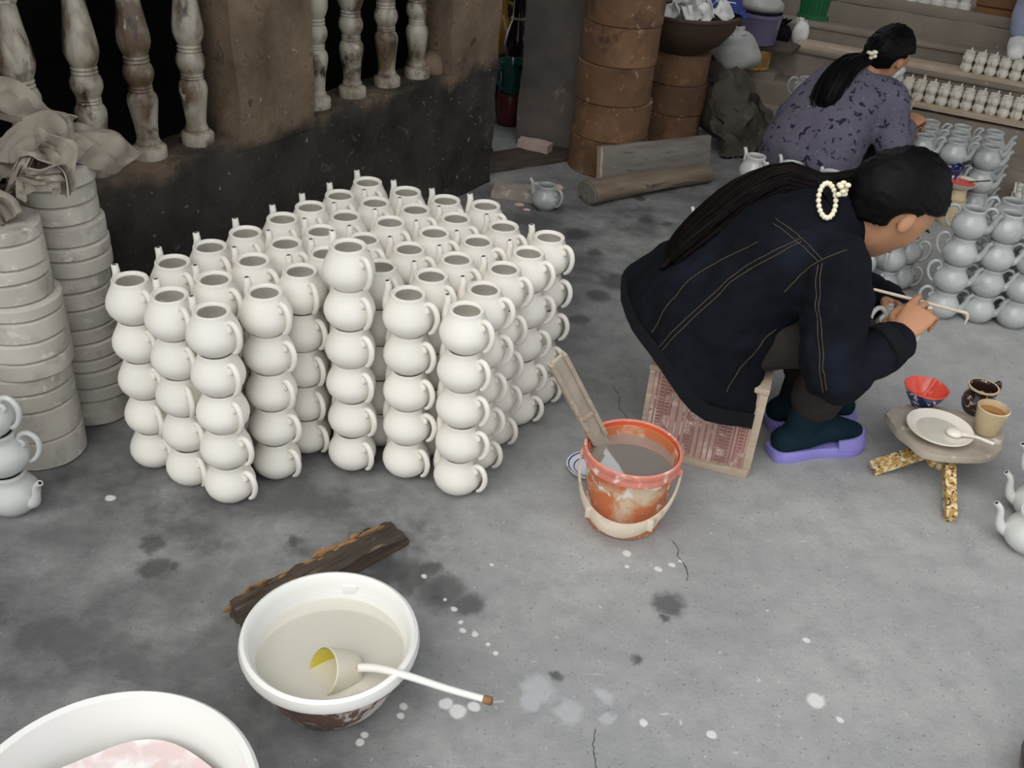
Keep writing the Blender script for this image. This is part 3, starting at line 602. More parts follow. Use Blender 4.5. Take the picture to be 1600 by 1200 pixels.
MB().tube([V((.262, -.079, .067)), V((.276, -.0835, .0685))], .0072, 10).build('stick_ferrule', M['wood_torn'], ld)
# large basin cut by the lower left corner
bb = empty('large_basin', (-.520, .818, 0), 0, 'large white basin with pinkish dregs at the lower left corner', 'basin')
MB().lathe([(0, 0), (.12, 0), (.13, .01), (.19, .14), (.205, .19), (.214, .192), (.216, .2), (.21, .206), (.2, .203), (.186, .15), (.12, .018), (0, .014)], 64).build('shell', M['basin'], bb)
MB().lathe([(0, .150), (.180, .150), (.181, .148), (0, .145)], 48, None, lambda a, z: .05*math.sin(2*a+.4)+.03*math.sin(5*a) - .10).build('dregs', M['pinkwater'], bb)

# rotten plank behind the basin
rp = empty('rotten_plank', (-.362, 1.515, 0), math.atan2(.275, .26), 'split weathered dark plank lying behind the slip basin', 'plank')
mb = MB(); slab(mb, -.20, .20, -.034, .030, 0, .036, 60, 12, 4, Matrix())
for i, p in enumerate(mb.v):
    e_ = max(0, (p.y+.005)/.035); rt = max(0, p.x-.13)/.07
    mb.v[i] = p + V((nz((p.y*60, p.z*30, 1))*.012*(1 if abs(p.x) > .195 else .2), nz((p.x*30, p.z*60, 4))*.010*e_, (nz((p.x*14, p.y*110, 2))*.006 + nz((p.x*40, p.y*60, 7))*.006*e_)*(p.z/.036))) - V((0, 0, .010*rt*p.z/.036))
mb.build('board', M['wood_dark'], rp, 25)
sv_ = MB(); rnd = random.Random(5)
for k in range(46):
    x = rnd.uniform(-.195, .165); L = rnd.uniform(.02, .07); y = .022 + rnd.uniform(-.006, .014); zz = rnd.uniform(.012, .036); h_ = rnd.uniform(.003, .008); w_ = rnd.uniform(.003, .007); a_ = rnd.uniform(-.15, .15)
    sv_.rings([[V((x+L*t-L/2, y + a_*L*(t-.5) + w_*q*cy, zz + h_*q*cz)) for cy, cz in ((-1, -1), (1, -.7), (.8, .8), (-.7, 1))] for t, q in ((0, .15), (.25, 1), (.7, .9), (1, .1))])
sv_.build('splintered_edge', M['wood_torn'], rp, 20)

# ------------------------------------------------------------------ bucket with paddle and dish
bk = empty('glaze_bucket', (.283, 1.80, 0), R(-12), 'slip-smeared orange plastic bucket of grey glaze beside the stool', 'bucket')
MB().lathe([(0, .004), (.076, .004), (.080, 0), (.087, .004), (.0985, .125), (.1045, .185), (.106, .19), (.098, .188), (.092, .12), (.08, .012), (0, .010)], 56).build('pail', M['orange_dirty'], bk)
MB().lathe([(.099, .166), (.1095, .168), (.1105, .176), (.1085, .180), (.1095, .186), (.1115, .192), (.1105, .199), (.107, .202), (.1035, .199), (.1015, .186), (.0985, .168)], 56).build('rim', M['pink_rim'], bk)
MB().lathe([(.1025, .197), (.1005, .17), (.0975, .14), (.0965, .14), (.0995, .17), (.1015, .197)], 56).build('inner_wall', M['orange'], bk)
MB().lathe([(0, .166), (.0985, .166), (.0985, .1645), (0, .163)], 56).build('glaze_liquid', M['greywater'], bk)
hp = [V((.112*math.cos(a), .112*math.sin(a)*1.05, .163 - .105*math.sin((a-PI)/PI*PI) if False else 0)) for a in ()]
A = []
for i in range(25):
    t = i/24; a = PI + PI*t; s = math.sin(PI*t)
    A.append(V((.114*math.cos(a), .114*math.sin(a)*(1+.10*s), .158 - .098*s**.8)))
g = []
for i, p in enumerate(A):
    s = math.sin(PI*i/24); hw = .006 + .013*max(0, s-.45)/.55
    g.append([p + V((0, 0, hw)), p + V((0, -.002, hw*.4)), p + V((0, -.003, -hw*.4)), p + V((0, 0, -hw))])
bl = MB().sheet(g, .005).build('bail_handle', M['bail'], bk, 40)
for k in (7, 17):
    MB().box(A[k] + V((0, -.006, -.002)), (.014, .012, .026), None, .003).build('grip_end', M['bail'], bl)
for s in (-1, 1): MB().lathe([(0, 0), (.011, 0), (.011, .01), (0, .012)], 14, Matrix.Translation((.104*s, 0, .158)) @ Matrix.Rotation(R(90*s), 4, 'Y')).build('pivot', M['pink_rim'], bk)
pd = empty('stirring_paddle', (.222, 1.855, .19), 0, 'pale wooden channel paddle standing in the bucket', 'paddle')
d0 = V((.025, .023, -.09)); d1 = V((-.135, -.12, .262)); ax = (d1-d0).normalized(); sd_ = ax.cross(V((.45, -.85, .2))).normalized(); nn_ = sd_.cross(ax).normalized()
def bar(mb, a, b, wv, w1, hv, h1, off=V((0, 0, 0))):
    mb.rings([[p + off + wv*w1*sx + hv*h1*sy for sx, sy in ((-1, -1), (1, -1), (1, 1), (-1, 1))] for p in (a, b)])
mb = MB(); bar(mb, d0, d1, sd_, .017, nn_, .004); mb.build('blade', M['paddle'], pd, 30)
for s in (-1, 1):
    mb = MB(); bar(mb, d0 + ax*.10, d1, sd_, .0045, nn_, .008, sd_*s*.0175); mb.build('side_rail', M['wood_pale'], pd, 30)
mb = MB(); bar(mb, d0.lerp(d1, .47), d0.lerp(d1, .49), sd_, .017, nn_, .008); mb.build('cross_stop', M['wood_pale'], pd, 30)
ds = empty('patterned_dish', (.208, 1.965, 0), 0, 'small blue and white dish on the floor behind the bucket', 'dish')
MB().lathe([(0, .004), (.03, .004), (.033, 0), (.038, .003), (.056, .013), (.0575, .016), (.055, .0165), (.038, .0075), (0, .0065)], 40).build('plate', M['blueplate'], ds)
MB().lathe([(.050, .0138), (.053, .0155), (.0535, .0162), (.0505, .0150)], 40).build('blue_band', M['blueline'], ds)
MB().lathe([(.037, .0078), (.039, .0085), (.0392, .0092), (.0368, .0085)], 40).build('inner_band', M['blueline'], ds)

# ------------------------------------------------------------------ stool
SQ = R(-15.5)
sl = empty('carved_stool', (.335, 2.062, 0), SQ, 'low box stool with carved pinkish wooden front under the painter', 'stool')
Wd, Ht, Dp = .279, .262, .24
MB().box((Wd/2, .012, Ht/2+.004), (Wd-.012, .018, Ht-.008), None, .002).build('front_panel', M['wood_pink'], sl)
MB().box((.004, Dp/2, Ht/2), (.014, Dp, Ht), None, .002).build('side_board', M['wood_pale'], sl)
MB().box((Wd-.006, Dp/2, Ht/2), (.02, Dp, Ht), None, .002).build('side_board', M['wood_pale'], sl)
MB().box((Wd/2, Dp-.01, Ht/2), (Wd-.02, .018, Ht-.02), None, .002).build('back_panel', M['wood_pale'], sl)
MB().box((Wd/2, Dp/2, Ht-.006), (Wd+.01, Dp+.01, .014), None, .003).build('seat_board', M['wood_pale'], sl)
MB().box((Wd/2, .0, .010), (Wd, .016, .02), None, .003).build('bottom_rail', M['wood_pale'], sl)
fr = MB()     # raised carving: studded columns and ribs
for cx in (.034, .052, .118, .196, .214, .246):
    for k in range(22): fr.box((cx, .0025, .03+k*.0100), (.011, .004, .0052), Matrix.Identity(4), 0)
for cx in (.022, .043, .062, .080, .096, .108, .128, .142, .158, .172, .186, .205, .226, .236, .256): fr.box((cx, .0028, .135), (.003, .003, .225), None, 0)
fr.build('carving', M['carving'], sl, 30)

# ------------------------------------------------------------------ low work stand with pots
ts = empty('work_stand', (1.105, 2.095, 0), 0, 'low three-legged stand crusted with slip holding glaze pots', 'stand')
tp = []
for z, k in ((.098, .97), (.102, 1), (.117, 1), (.120, .985)):
    tp.append([V((math.cos(2*PI*i/26)*.142*k*(1+.10*math.sin(3*2*PI*i/26+.6)+.04*math.sin(16*PI*i/26)), math.sin(2*PI*i/26)*.125*k*(1+.08*math.cos(2*2*PI*i/26)), z + .003*math.sin(i))) for i in range(26)])
MB().rings(tp).build('tray_top', M['tray'], ts, 40)
def leg3(a, b, w_, h_):
    a, b = V(a), V(b); mb = MB(); t = (b-a).normalized(); s = t.cross(V((0, 0, 1))).normalized(); u_ = s.cross(t); bar(mb, a, b, s, w_, u_, h_); return mb
leg3((-.012, -.02, .085), (-.172, -.043, .014), .0155, .013).build('leg', M['speckled'], ts, 30)
leg3((.0, -.05, .085), (-.030, -.222, .013), .0125, .013).build('leg', M['speckled'], ts, 30)
leg3((.03, .02, .085), (.13, .12, .013), .015, .013).build('leg', M['speckled'], ts, 30)
MB().lathe([(0, .04), (.026, .04), (.028, .045), (.028, .096), (0, .096)], 20, Matrix.Translation((-.012, -.035, 0))).build('hub', M['speckled'], ts)
ZT = .1205
b1 = empty('glaze_bowl', (1.072, 2.205, ZT), 0, 'small coral-lined bowl with navy and white pattern on the stand', 'bowl')
MB().lathe([(0, .003), (.022, .003), (.024, 0), (.027, .003), (.029, .008), (.044, .028), (.0545, .052)], 36).build('outer_glaze', M['navy'], b1)
MB().lathe([(.0540, .0515), (.0565, .0555), (.0545, .0565), (.0425, .031), (.024, .012), (0, .010)], 36).build('coral_lining', M['red_glaze'], b1)
MB().lathe([(0, .019), (.031, .019), (.031, .018), (0, .017)], 30).build('coral_glaze', M['red_glaze'], b1)
sp_ = empty('glaze_spoon', (1.072, 2.205, ZT), 0, 'little coral-stained spoon leaning in the patterned bowl', 'spoon')
MB().tube(spline([(.0, .004, .024), (.014, .012, .045), (.026, .022, .070)], 5), lerps([.006, .004, .0055], 11), 8).build('handle', M['red_glaze'], sp_)
MB().ell((-.004, .0, .024), .016, .013, .006).build('bowl', M['red_glaze'], sp_)
sv = empty('slip_saucer', (1.075, 2.075, ZT), 0, 'shallow white saucer of slip at the front of the stand', 'saucer')
MB().lathe([(0, .005), (.036, .005), (.040, 0), (.046, .003), (.078, .017), (.0815, .021), (.0805, .0235), (.076, .0215), (.046, .0085), (0, .0075)], 48).build('plate', M['whiteglaze'], sv)
MB().lathe([(0, .0125), (.060, .0125), (.060, .012), (0, .0115)], 40).build('thin_slip', M['creamwater'], sv)
sw = empty('slip_spoon', (1.118, 2.045, ZT+.02), 0, 'white spoon laid across the saucer rim', 'spoon')
MB().ell((-.012, .012, .0), .021, .019, .010).build('bowl', M['whiteglaze'], sw)
MB().tube(spline([(.002, .002, .004), (.03, -.016, .010), (.066, -.036, .008)], 5), lerps([.005, .004, .0045], 11), 8).build('handle', M['whiteglaze'], sw)
jg = empty('dark_jug', (1.212, 2.20, ZT), R(28), 'brown-black patterned jug with handle at the back of the stand', 'jug')
MB().lathe([(0, .002), (.028, .002), (.03, 0), (.036, .01), (.041, .028), (.039, .042), (.032, .054), (.031, .06), (.037, .07), (.038, .074), (.034, .074), (.029, .062), (.034, .04), (.03, .012), (0, .01)], 32).build('body', M['brownglaze'], jg)
MB().lathe([(.0345, .0705), (.0385, .072), (.0388, .0765), (.0345, .0765)], 32).build('pale_rim', M['beigeglaze'], jg)
MB().tube(spline([(.034, 0, .064), (.055, 0, .074), (.064, 0, .06), (.056, 0, .036), (.038, 0, .02)], 5), .006, 10).build('handle', M['brownglaze'], jg)
MB().tube(spline([(-.034, 0, .03), (-.046, 0, .044), (-.048, 0, .062)], 5), lerps([.011, .009, .0085], 11), 10).build('spout', M['brownglaze'], jg)
cp = empty('beige_cup', (1.205, 2.105, ZT), 0, 'tapering beige stoneware cup of brown liquid on the stand', 'cup')
MB().lathe([(0, .003), (.024, .003), (.026, 0), (.028, .003), (.033, .03), (.0385, .068), (.0395, .073), (.037, .0745), (.0355, .068), (.03, .03), (.024, .01), (0, .008)], 36).build('wall', M['beigeglaze'], cp)
MB().lathe([(0, .058), (.0345, .058), (.0345, .057), (0, .056)], 30).build('liquid', M['coffee'], cp)
# coral saucer and navy bowl of the second painter
r2 = empty('coral_saucer', (1.70, 3.80, .150), R(20), 'white saucer of coral glaze before the glazed block', 'saucer')
MB().lathe([(0, .0), (.035, 0), (.04, .004), (.064, .024), (.066, .028), (.062, .027), (.04, .010), (0, .008)], 32).build('plate', M['whiteglaze'], r2)
MB().lathe([(0, .020), (.053, .020), (.053, .019), (0, .018)], 28).build('coral_glaze', M['red_glaze'], r2)
MB().tube([V((.02, -.02, .03)), V((.11, -.03, .034))], .003, 8).build('brush_stem', M['wood_dark'], r2)
r4 = empty('support_pot', (1.70, 3.80, 0), 0, 'pale pot upside down carrying the coral saucer', 'pot')
MB().lathe([(0, .148), (.026, .148), (.03, .144), (.036, .11), (.05, .05), (.05, .01), (.045, 0), (0, 0)], 28).build('body', M['beigeglaze'], r4)
MB().lathe([(.0375, .10), (.041, .1), (.041, .108), (.0365, .108)], 28).build('neck_ring', M['beigeglaze'], r4)
r3 = empty('navy_bowl', (1.665, 3.885, .0), 0, 'dark navy bowl standing behind the coral saucer', 'bowl')
MB().lathe([(0, .0), (.03, 0), (.04, .06), (.05, .12), (.062, .205), (.060, .206), (.045, .12), (0, .02)], 32).build('body', M['navy'], r3)
MB().lathe([(.0605, .203), (.0645, .204), (.0645, .209), (.0605, .209)], 32).build('rim', M['blueline'], r3)
# dark rounded thing at lower right edge
db = empty('red_brown_pot', (1.03, 1.13, 0), 0, 'red-brown glazed pot cut off by the lower right edge', 'pot')
MB().lathe([(0, 0), (.05, 0), (.055, .004), (.08, .04), (.088, .075), (.075, .11), (.05, .13), (.052, .14), (.046, .14), (.04, .128), (.06, .1), (.07, .07), (.04, .02), (0, .015)], 36).build('body', M['redbrown'], db)
MB().lathe([(.047, .1385), (.0535, .139), (.054, .144), (.047, .144)], 36).build('lip', M['redbrown'], db)

# ------------------------------------------------------------------ saggar columns
def saggar(loc, r, h, label, group, seed):
    e = empty('saggar_ring', loc, seed*1.7, label, 'saggar', group)
    wob = lambda a, z: .007*math.sin(2*a+seed) + .004*math.sin(5*a+2*seed)
    MB().lathe([(r-.03, .0), (r-.004, .0), (r, .004), (r*1.003, h*.5), (r, h-.004), (r-.004, h-.001), (r-.03, h-.001), (r-.032, h*.5), (r-.03, 0)], 44, None, wob).build('wall', M['saggar'], e)
    MB().lathe([(0, .004), (r-.031, .004), (r-.031, .018), (0, .018)], 30).build('base_disc', M['saggar'], e)
for i in range(7):
    saggar((.318+.006*math.sin(i*2.1), 4.115+.005*math.cos(i*1.7), .152*i), .160 - .001*i, .152, 'brown fired saggar ring, %s in the tall column by the cement pillar' % ['lowest', 'second from floor', 'third from floor', 'fourth from floor', 'fifth from floor', 'sixth from floor', 'topmost'][i], 'saggars of the tall column', i+1)
for i in range(3):
    saggar((.635+.005*math.sin(i*2), 4.58, .135*i), .135, .135, 'brown fired saggar ring, %s in the short column under the wide bowl' % ['lowest', 'middle', 'top'][i], 'saggars of the short column', i+11)
wb = empty('wide_bowl', (.625, 4.545, .405), 0, 'wide dark brown bowl heaped with white rags on the short column', 'bowl')
MB().lathe([(0, 0), (.09, 0), (.1, .004), (.17, .05), (.215, .11), (.232, .165), (.24, .17), (.241, .178), (.232, .18), (.21, .12), (.16, .06), (.08, .015), (0, .012)], 48).build('shell', M['brownbowl'], wb)
MB().lathe([(.2335, .166), (.2425, .169), (.243, .18), (.2335, .1815)], 48).build('rim', M['brownbowl'], wb)
for i in range(11):
    a = i*2.4; rr = .03 + .13*((i*.37) % 1); e = empty('white_rag', (.625 + rr*math.cos(a), 4.545 + rr*math.sin(a), .552), a, 'twisted white rag, %s in the wide brown bowl' % (ORD[i] + ' of the heap' if i < 10 else 'last of the heap'), 'rags in the wide bowl')
    g = ribbon([(-.05, 0, 0), (-.02, .02, .05), (.02, -.02, .07), (.05, .01, .02)], ((0, 1, .3), (.2, .6, .8)), .08, .02, 6, 6, i*3.1, .03)
    MB().sheet(g, .004).build('cloth', M['rag'], e, 60); MB().sheet([[q*.8 + V((0, 0, .012)) for q in r_] for r_ in g[::-1]], .004).build('fold', M['rag'], e, 60)
e = empty('blue_cloth', (.80, 4.52, .565), 0, 'blue cloth hanging over the right rim of the wide bowl', 'cloth')
MB().sheet(ribbon([(-.09, 0, .04), (-.03, .01, .06), (.03, 0, .045), (.075, -.02, .02)], ((0, 1, .2), (0, 1, .1)), .12, .01, 8, 7, 4, .03), .005).build('cloth', M['blue_cloth'], e, 60)

# board, log, slab, brick, loose boards
bd = empty('leaning_board', (.522, 3.985, 0), math.atan2(.25, .47), 'grey weathered board standing on edge before the saggar columns', 'board')
mb = MB(); slab(mb, -.27, .27, -.012, .012, 0, .168, 16, 1, 5, Matrix.Rotation(R(-9), 4, 'X')); lumpy(mb, .006, 9); mb.build('panel', M['wood_grey'], bd, 30)
mb = MB(); slab(mb, -.272, -.262, -.014, .014, 0, .165, 1, 1, 6, Matrix.Rotation(R(-9), 4, 'X')); lumpy(mb, .004, 30); mb.build('chipped_end', M['wood_pale'], bd, 30)
lg = empty('squared_log', (.487, 3.862, 0), math.atan2(.33, .47), 'rough squared timber lying on the floor before the grey board', 'timber')
rr = []
for i in range(22):
    t = i/21; x = (t-.5)*.62; w_ = .064 - .018*t; h_ = .090 - .018*t
    rr.append([V((x, math.cos(a)*w_*(1+.12*nz((t*5, a, 2))) + .006*math.sin(t*4), h_*.5 + math.sin(a)*h_*.5*(1+.12*nz((a, t*6, 5))))) for a in [2*PI*k/14 + PI/4*0 for k in range(14)]])
MB().rings(rr).build('timber', M['log'], lg, 35)
for s, k in ((-1, 0), (1, 21)):
    c = sum(rr[k], V((0, 0, 0)))/14; MB().rings([[c + (p-c)*.9 for p in rr[k]], [c + (p-c)*.86 + V((.004*s, 0, 0)) for p in rr[k]]]).build('sawn_end', M['wood_grey'], lg, 30)
e = empty('stone_slab', (-.04, 3.70, 0), R(-8), 'pale stone slab on the floor by the wall end', 'slab')
mb = MB(); slab(mb, -.10, .10, -.055, .055, 0, .03, 6, 4, 2, Matrix()); lumpy(mb, .008, 14); mb.build('slab', M['brick'] if False else M['tray'], e, 30)
e = empty('pale_brick', (.012, 4.20, .0), R(-22), 'pinkish white brick lying in the dark passage', 'brick')
mb = MB(); slab(mb, -.075, .075, -.03, .03, .02, .055, 8, 4, 3, Matrix()); lumpy(mb, .008, 16); mb.build('brick', M['brick'], e, 30)
e = empty('dark_board', (-.02, 4.12, 0), R(34), 'dark plank lying in the passage under the brick', 'plank')
mb = MB(); slab(mb, -.3, .3, -.09, .09, 0, .018, 12, 4, 1, Matrix()); lumpy(mb, .006, 9); mb.build('board', M['wood_dark'], e, 30)
for i, (x, y, s) in enumerate([(.115, 3.80, .02), (.03, 3.83, .014), (-.03, 3.60, .012), (.0, 3.56, .009)]):
    e = MB().ell((0, 0, s*.4), s*1.6, s, s*.55, None, 9, 6); lumpy(e, s*.5, 40)
    o = e.build('plaster_shard', M['brick'], None, 25); o.location = (x, y, 0); tag(o, 'small pale plaster shard, %s near the passage mouth' % ['largest', 'middling', 'smaller', 'smallest'][i], 'shard', 'plaster shards on the floor')
e = MB().ell((0, 0, .03), .075, .055, .05, None, 16, 10); lumpy(e, .02, 14); o = e.build('round_stone', M['pier'], None, 60); o.location = WM @ V((-.245, -.09, .475)); tag(o, 'dark round stone resting on the parapet ledge by the pier', 'stone')

# passage: vases and bags
def vase(name, loc, prof, m, label, handles=None, parts=()):
    e = empty(name, loc, 0, label, 'vase')
    MB().lathe(prof, 36).build('body', m, e)
    if handles:
        for s in (-1, 1): MB().tube(spline([(handles[0]*s, -.02, handles[1]), (handles[0]*s*1.6, -.02, handles[1]-.02), (handles[0]*s*1.6, -.02, handles[1]-.06), (handles[0]*s*1.1, -.02, handles[1]-.10)], 5), .009, 10).build('handle', m, e)
    for n, p, mm in parts: MB().lathe(p, 36).build(n, mm, e)
vase('maroon_jar', (-.118, 4.57, 0), [(0, 0), (.05, 0), (.055, .005), (.068, .06), (.070, .11), (.06, .148), (.05, .15), (.05, .1), (0, .02)], M['maroon'], 'maroon glazed jar standing in the passage shade', None, [('lip', [(.049, .145), (.062, .145), (.063, .152), (.049, .152)], M['maroon'])])
vase('teal_vase', (-.118, 4.57, .152), [(0, 0), (.045, 0), (.047, .005), (.046, .03), (.045, .07), (.05, .11), (.068, .135), (.070, .14), (.062, .139), (.045, .11), (.038, .06), (0, .01)], M['teal'], 'teal trumpet vase standing on the maroon jar', (.040, .11))
vase('plum_vase', (-.110, 4.83, .22), [(0, 0), (.04, 0), (.045, .005), (.062, .05), (.066, .09), (.055, .14), (.036, .19), (.032, .2), (.03, .3), (.04, .36), (.034, .36), (.026, .3), (.02, .2), (0, .02)], M['darkvase'], 'tall dark plum vase with pale neck ring in the passage', None, [('neck_ring', [(.031, .196), (.037, .198), (.037, .206), (.031, .208)], M['beigeglaze'])])
vase('vase_pedestal', (-.110, 4.83, 0), [(0, 0), (.07, 0), (.075, .01), (.07, .1), (.075, .21), (.07, .22), (0, .22)], M['maroon'], 'dark cylindrical pot carrying the plum vase', None, [('lip', [(.07, .195), (.082, .2), (.082, .21), (.07, .215)], M['maroon'])])
vase('amber_vase', (-.228, 5.04, .20), [(0, 0), (.05, 0), (.06, .01), (.085, .08), (.085, .13), (.06, .18), (.055, .22), (.06, .27), (.10, .305), (.102, .312), (.09, .31), (.05, .26), (.045, .2), (0, .02)], M['amber'], 'amber and green glazed vase with loop handles in the passage', (.055, .25), [('green_lip', [(.092, .304), (.106, .306), (.106, .316), (.092, .318)], M['teal'])])
vase('amber_stand', (-.228, 5.04, 0), [(0, 0), (.09, 0), (.095, .01), (.085, .1), (.095, .19), (.09, .2), (0, .2)], M['darkvase'], 'dark pot carrying the amber vase', None, [('lip', [(.088, .175), (.102, .18), (.102, .192), (.088, .196)], M['darkvase'])])
vase('dark_tub', (-.262, 4.66, 0), [(0, 0), (.06, 0), (.065, .01), (.075, .21), (.08, .22), (.072, .22), (.06, .02), (0, .015)], M['darkvase'], 'dark tub under a plastic bag behind the wall end', None, [('rim', [(.072, .212), (.084, .214), (.084, .226), (.072, .228)], M['purple'])])
def blob(c, rx, ry, rz, amp, s, seed, nu=26, nv=18):
    mb = MB(); mb.ell((0, 0, 0), rx, ry, rz, None, nu, nv)
    mb.v = [p*(1 + amp*nz(p+V((seed, 0, 0)), s)) + V(c) for p in mb.v]; return mb
def bag(name, loc, rx, ry, rz, m, label, seed, amp=.5):
    e = empty(name, loc, 0, label, 'bag')
    mb = blob((0, 0, rz*.86), rx, ry, rz, amp, 9, seed)
    for i, p in enumerate(mb.v):
        if p.z < 0: mb.v[i] = V((p.x, p.y, 0))
    mb.build('sack', m, e, 70)
    MB().sheet(ribbon([(-rx*.3, 0, rz*1.55), (0, -.01, rz*1.8), (rx*.3, .01, rz*1.6)], ((.2, 1, .3), (0, 1, .2)), rx*.7, .01, 6, 6, seed, .03), .003).build('knotted_top', m, e, 60)
    return e
bag('plastic_bag', (-.25, 4.66, .228), .07, .06, .055, M['bag'], 'whitish plastic bag on the dark tub in the passage', 2)
# behind the short column and on the steps
tb = MB()
for i, (pa, wv, wd, cu) in enumerate([
    ([(.84, 4.60, .30), (.88, 4.50, .26), (.93, 4.42, .15), (.97, 4.38, .0)], ((1, .3, 0), (1, .2, 0)), .18, -.03),
    ([(.78, 4.72, .33), (.86, 4.66, .30), (.96, 4.60, .22), (1.02, 4.54, .12)], ((.3, .9, .2), (.4, .8, .3)), .16, -.03),
    ([(.80, 4.50, .20), (.84, 4.44, .14), (.88, 4.40, .06), (.92, 4.36, .0)], ((.9, .5, 0), (.9, .4, 0)), .14, .02),
    ([(.94, 4.60, .22), (1.0, 4.52, .20), (1.03, 4.46, .10), (1.05, 4.42, .0)], ((.7, -.6, 0), (.8, -.3, 0)), .14, -.03)]):
    if i == 0: tf = empty('dark_sacking', (0, 0, 0), 0, 'dark grey sacking draped over a heap beside the short saggar column', 'sacking')
    MB().sheet(ribbon(pa, wv, wd, cu, 10, 8, i*4.4, .05), .004).build('drape', M['tarp'], tf, 60)
o = blob((.86, 4.66, .13), .13, .10, .16, .4, 8, 3).build('heap', M['tarp'], tf, 60)
e = bag('clear_bag', (.90, 4.74, .30), .12, .09, .085, M['bag'], 'dusty clear plastic bag slumped beside the wide bowl', 5)
# ledge blocks that carry the pails at the left end of the steps
e = empty('cement_block', (1.03, 4.96, .22), SA, 'cement block on the steps carrying the wicker basket', 'block')
mb = MB(); slab(mb, -.14, .14, -.07, .07, 0, .035, 5, 4, 2, Matrix()); lumpy(mb, .006, 12); mb.build('block', M['step'], e)
wk = empty('wicker_basket', (1.03, 4.96, .256), 0, 'small woven wicker basket on the steps below the purple pail', 'basket')
MB().lathe([(0, .004), (.075, .004), (.082, .09), (.078, .09), (.07, .01), (0, .01)], 32).build('lining', M['wicker'], wk)
for k in range(30):
    a = 2*PI*k/30; MB().tube([V((.079*math.cos(a), .079*math.sin(a), 0)), V((.083*math.cos(a+.05), .083*math.sin(a+.05), .045)), V((.085*math.cos(a), .085*math.sin(a), .092))], .0042, 6).build('stake', M['wicker'], wk)
for z in (.012, .09): MB().lathe([(.078, z-.006), (.088, z-.005), (.088, z+.005), (.078, z+.006)], 32).build('hoop', M['wicker'], wk)
e = empty('shelf_board', (1.05, 5.0, .356), SA, 'thin dark board bridging over the wicker basket', 'board')
mb = MB(); slab(mb, -.17, .19, -.10, .10, 0, .012, 6, 3, 1, Matrix()); lumpy(mb, .003, 12); mb.build('board', M['wood_dark'], e)
pl = empty('purple_pail', (1.035, 4.97, .37), 0, 'glossy purple-grey pail with a tied bag on the steps', 'pail')
MB().lathe([(0, 0), (.085, 0), (.09, .004), (.1, .13), (.104, .135), (.1, .138), (.085, .01), (0, .008)], 40).build('body', M['purple'], pl)
MB().lathe([(.1, .126), (.107, .128), (.107, .14), (.1, .142)], 40).build('rim', M['purple'], pl)
bag('grey_bag', (1.035, 4.97, .505), .10, .095, .055, M['pink_bag'] if False else M['bag'], 'pinkish grey plastic bag stuffed in the purple pail', 8)
bag('pink_sack', (.915, 5.12, .36), .07, .07, .14, M['pink_bag'], 'pink plastic sack standing behind the wide bowl', 11, .3)
bag('black_bag', (1.19, 5.14, .34), .05, .05, .055, M['black_cloth'], 'small black bag on the steps beside the purple pail', 13, .3)
bag('white_bag', (1.275, 5.115, .34), .04, .035, .06, M['rag'], 'small white bag standing on the steps', 15, .3)
gb = empty('green_basket', (1.385, 5.36, .43), 0, 'green plastic lattice basket on the upper step', 'basket')
MB().lathe([(0, .004), (.082, .004), (.095, .15), (.092, .15), (.078, .012), (0, .012)], 32).build('liner', M['green'], gb)
for k in range(26):
    a = 2*PI*k/26; MB().tube([V((.084*math.cos(a), .084*math.sin(a), .012)), V((.098*math.cos(a+.1), .098*math.sin(a+.1), .15))], .0045, 6).build('slat', M['green'], gb)
MB().lathe([(.082, 0), (.096, 0), (.096, .022), (.084, .022)], 32).build('foot_ring', M['green'], gb)
e = empty('brown_crate', tuple(SM @ V((-.095, 5.49, .53))), SA, 'brown wooden crate at the end of the white balusters', 'crate')
for k in range(3): MB().box((0, -.06, .045+.07*k), (.17, .012, .062), None, .002).build('slat', M['brownbox'], e)
MB().box((0, 0, .105), (.165, .10, .21), None, .003).build('box', M['brownbox'], e)
o = None

# ------------------------------------------------------------------ people
def basis(f, up):
    f = V(f).normalized(); u_ = (V(up) - f*V(up).dot(f)).normalized(); r_ = f.cross(u_); return r_, f, u_
def head_r(d):
    """distance of the head's surface from its centre along unit direction d = (right, forward, up)"""
    x, y, z = d
    a, b, c = .073, .094, .116
    r = 1/math.sqrt((x/a)**2 + (y/b)**2 + (z/c)**2)
    g = lambda cx, cy, cz, w_: math.exp(-((x-cx)**2 + (y-cy)**2 + (z-cz)**2)/(w_*w_))
    if z < 0: r *= 1 - .13*min(1, -z*1.3)*abs(x)
    if z < -.2 and y < .1: r *= 1 - .25*min(1, (-z-.2)*1.4)*min(1, (.1-y)*1.2)
    r += .020*g(0, .97, -.20, .13) + .012*g(0, .99, -.06, .10) + .009*g(0, .84, -.50, .15) + .011*g(0, .66, -.76, .2)
    r -= .008*g(.34, .93, .02, .16) + .008*g(-.34, .93, .02, .16); r += .004*g(.3, .92, .2, .2) + .004*g(-.3, .92, .2, .2)
    r += .004*g(.55, .78, -.25, .25) + .004*g(-.55, .78, -.25, .25)
    return r
def sphere_dirs(nu, nv):
    return [[(math.cos(2*PI*k/nu)*math.sin(PI*i/nv), math.sin(2*PI*k/nu)*math.sin(PI*i/nv), -math.cos(PI*i/nv)) for k in range(nu)] for i in range(nv+1)]
def dir_shape(mb, C, B, fn, nu=56, nv=40):
    rows = []
    for row in sphere_dirs(nu, nv): rows.append([V(C) + (B[0]*d[0] + B[1]*d[1] + B[2]*d[2])*fn(d) for d in row])
    eps = rows[1:-1]; mb.rings([[p.copy() for p in r_] for r_ in eps], True)
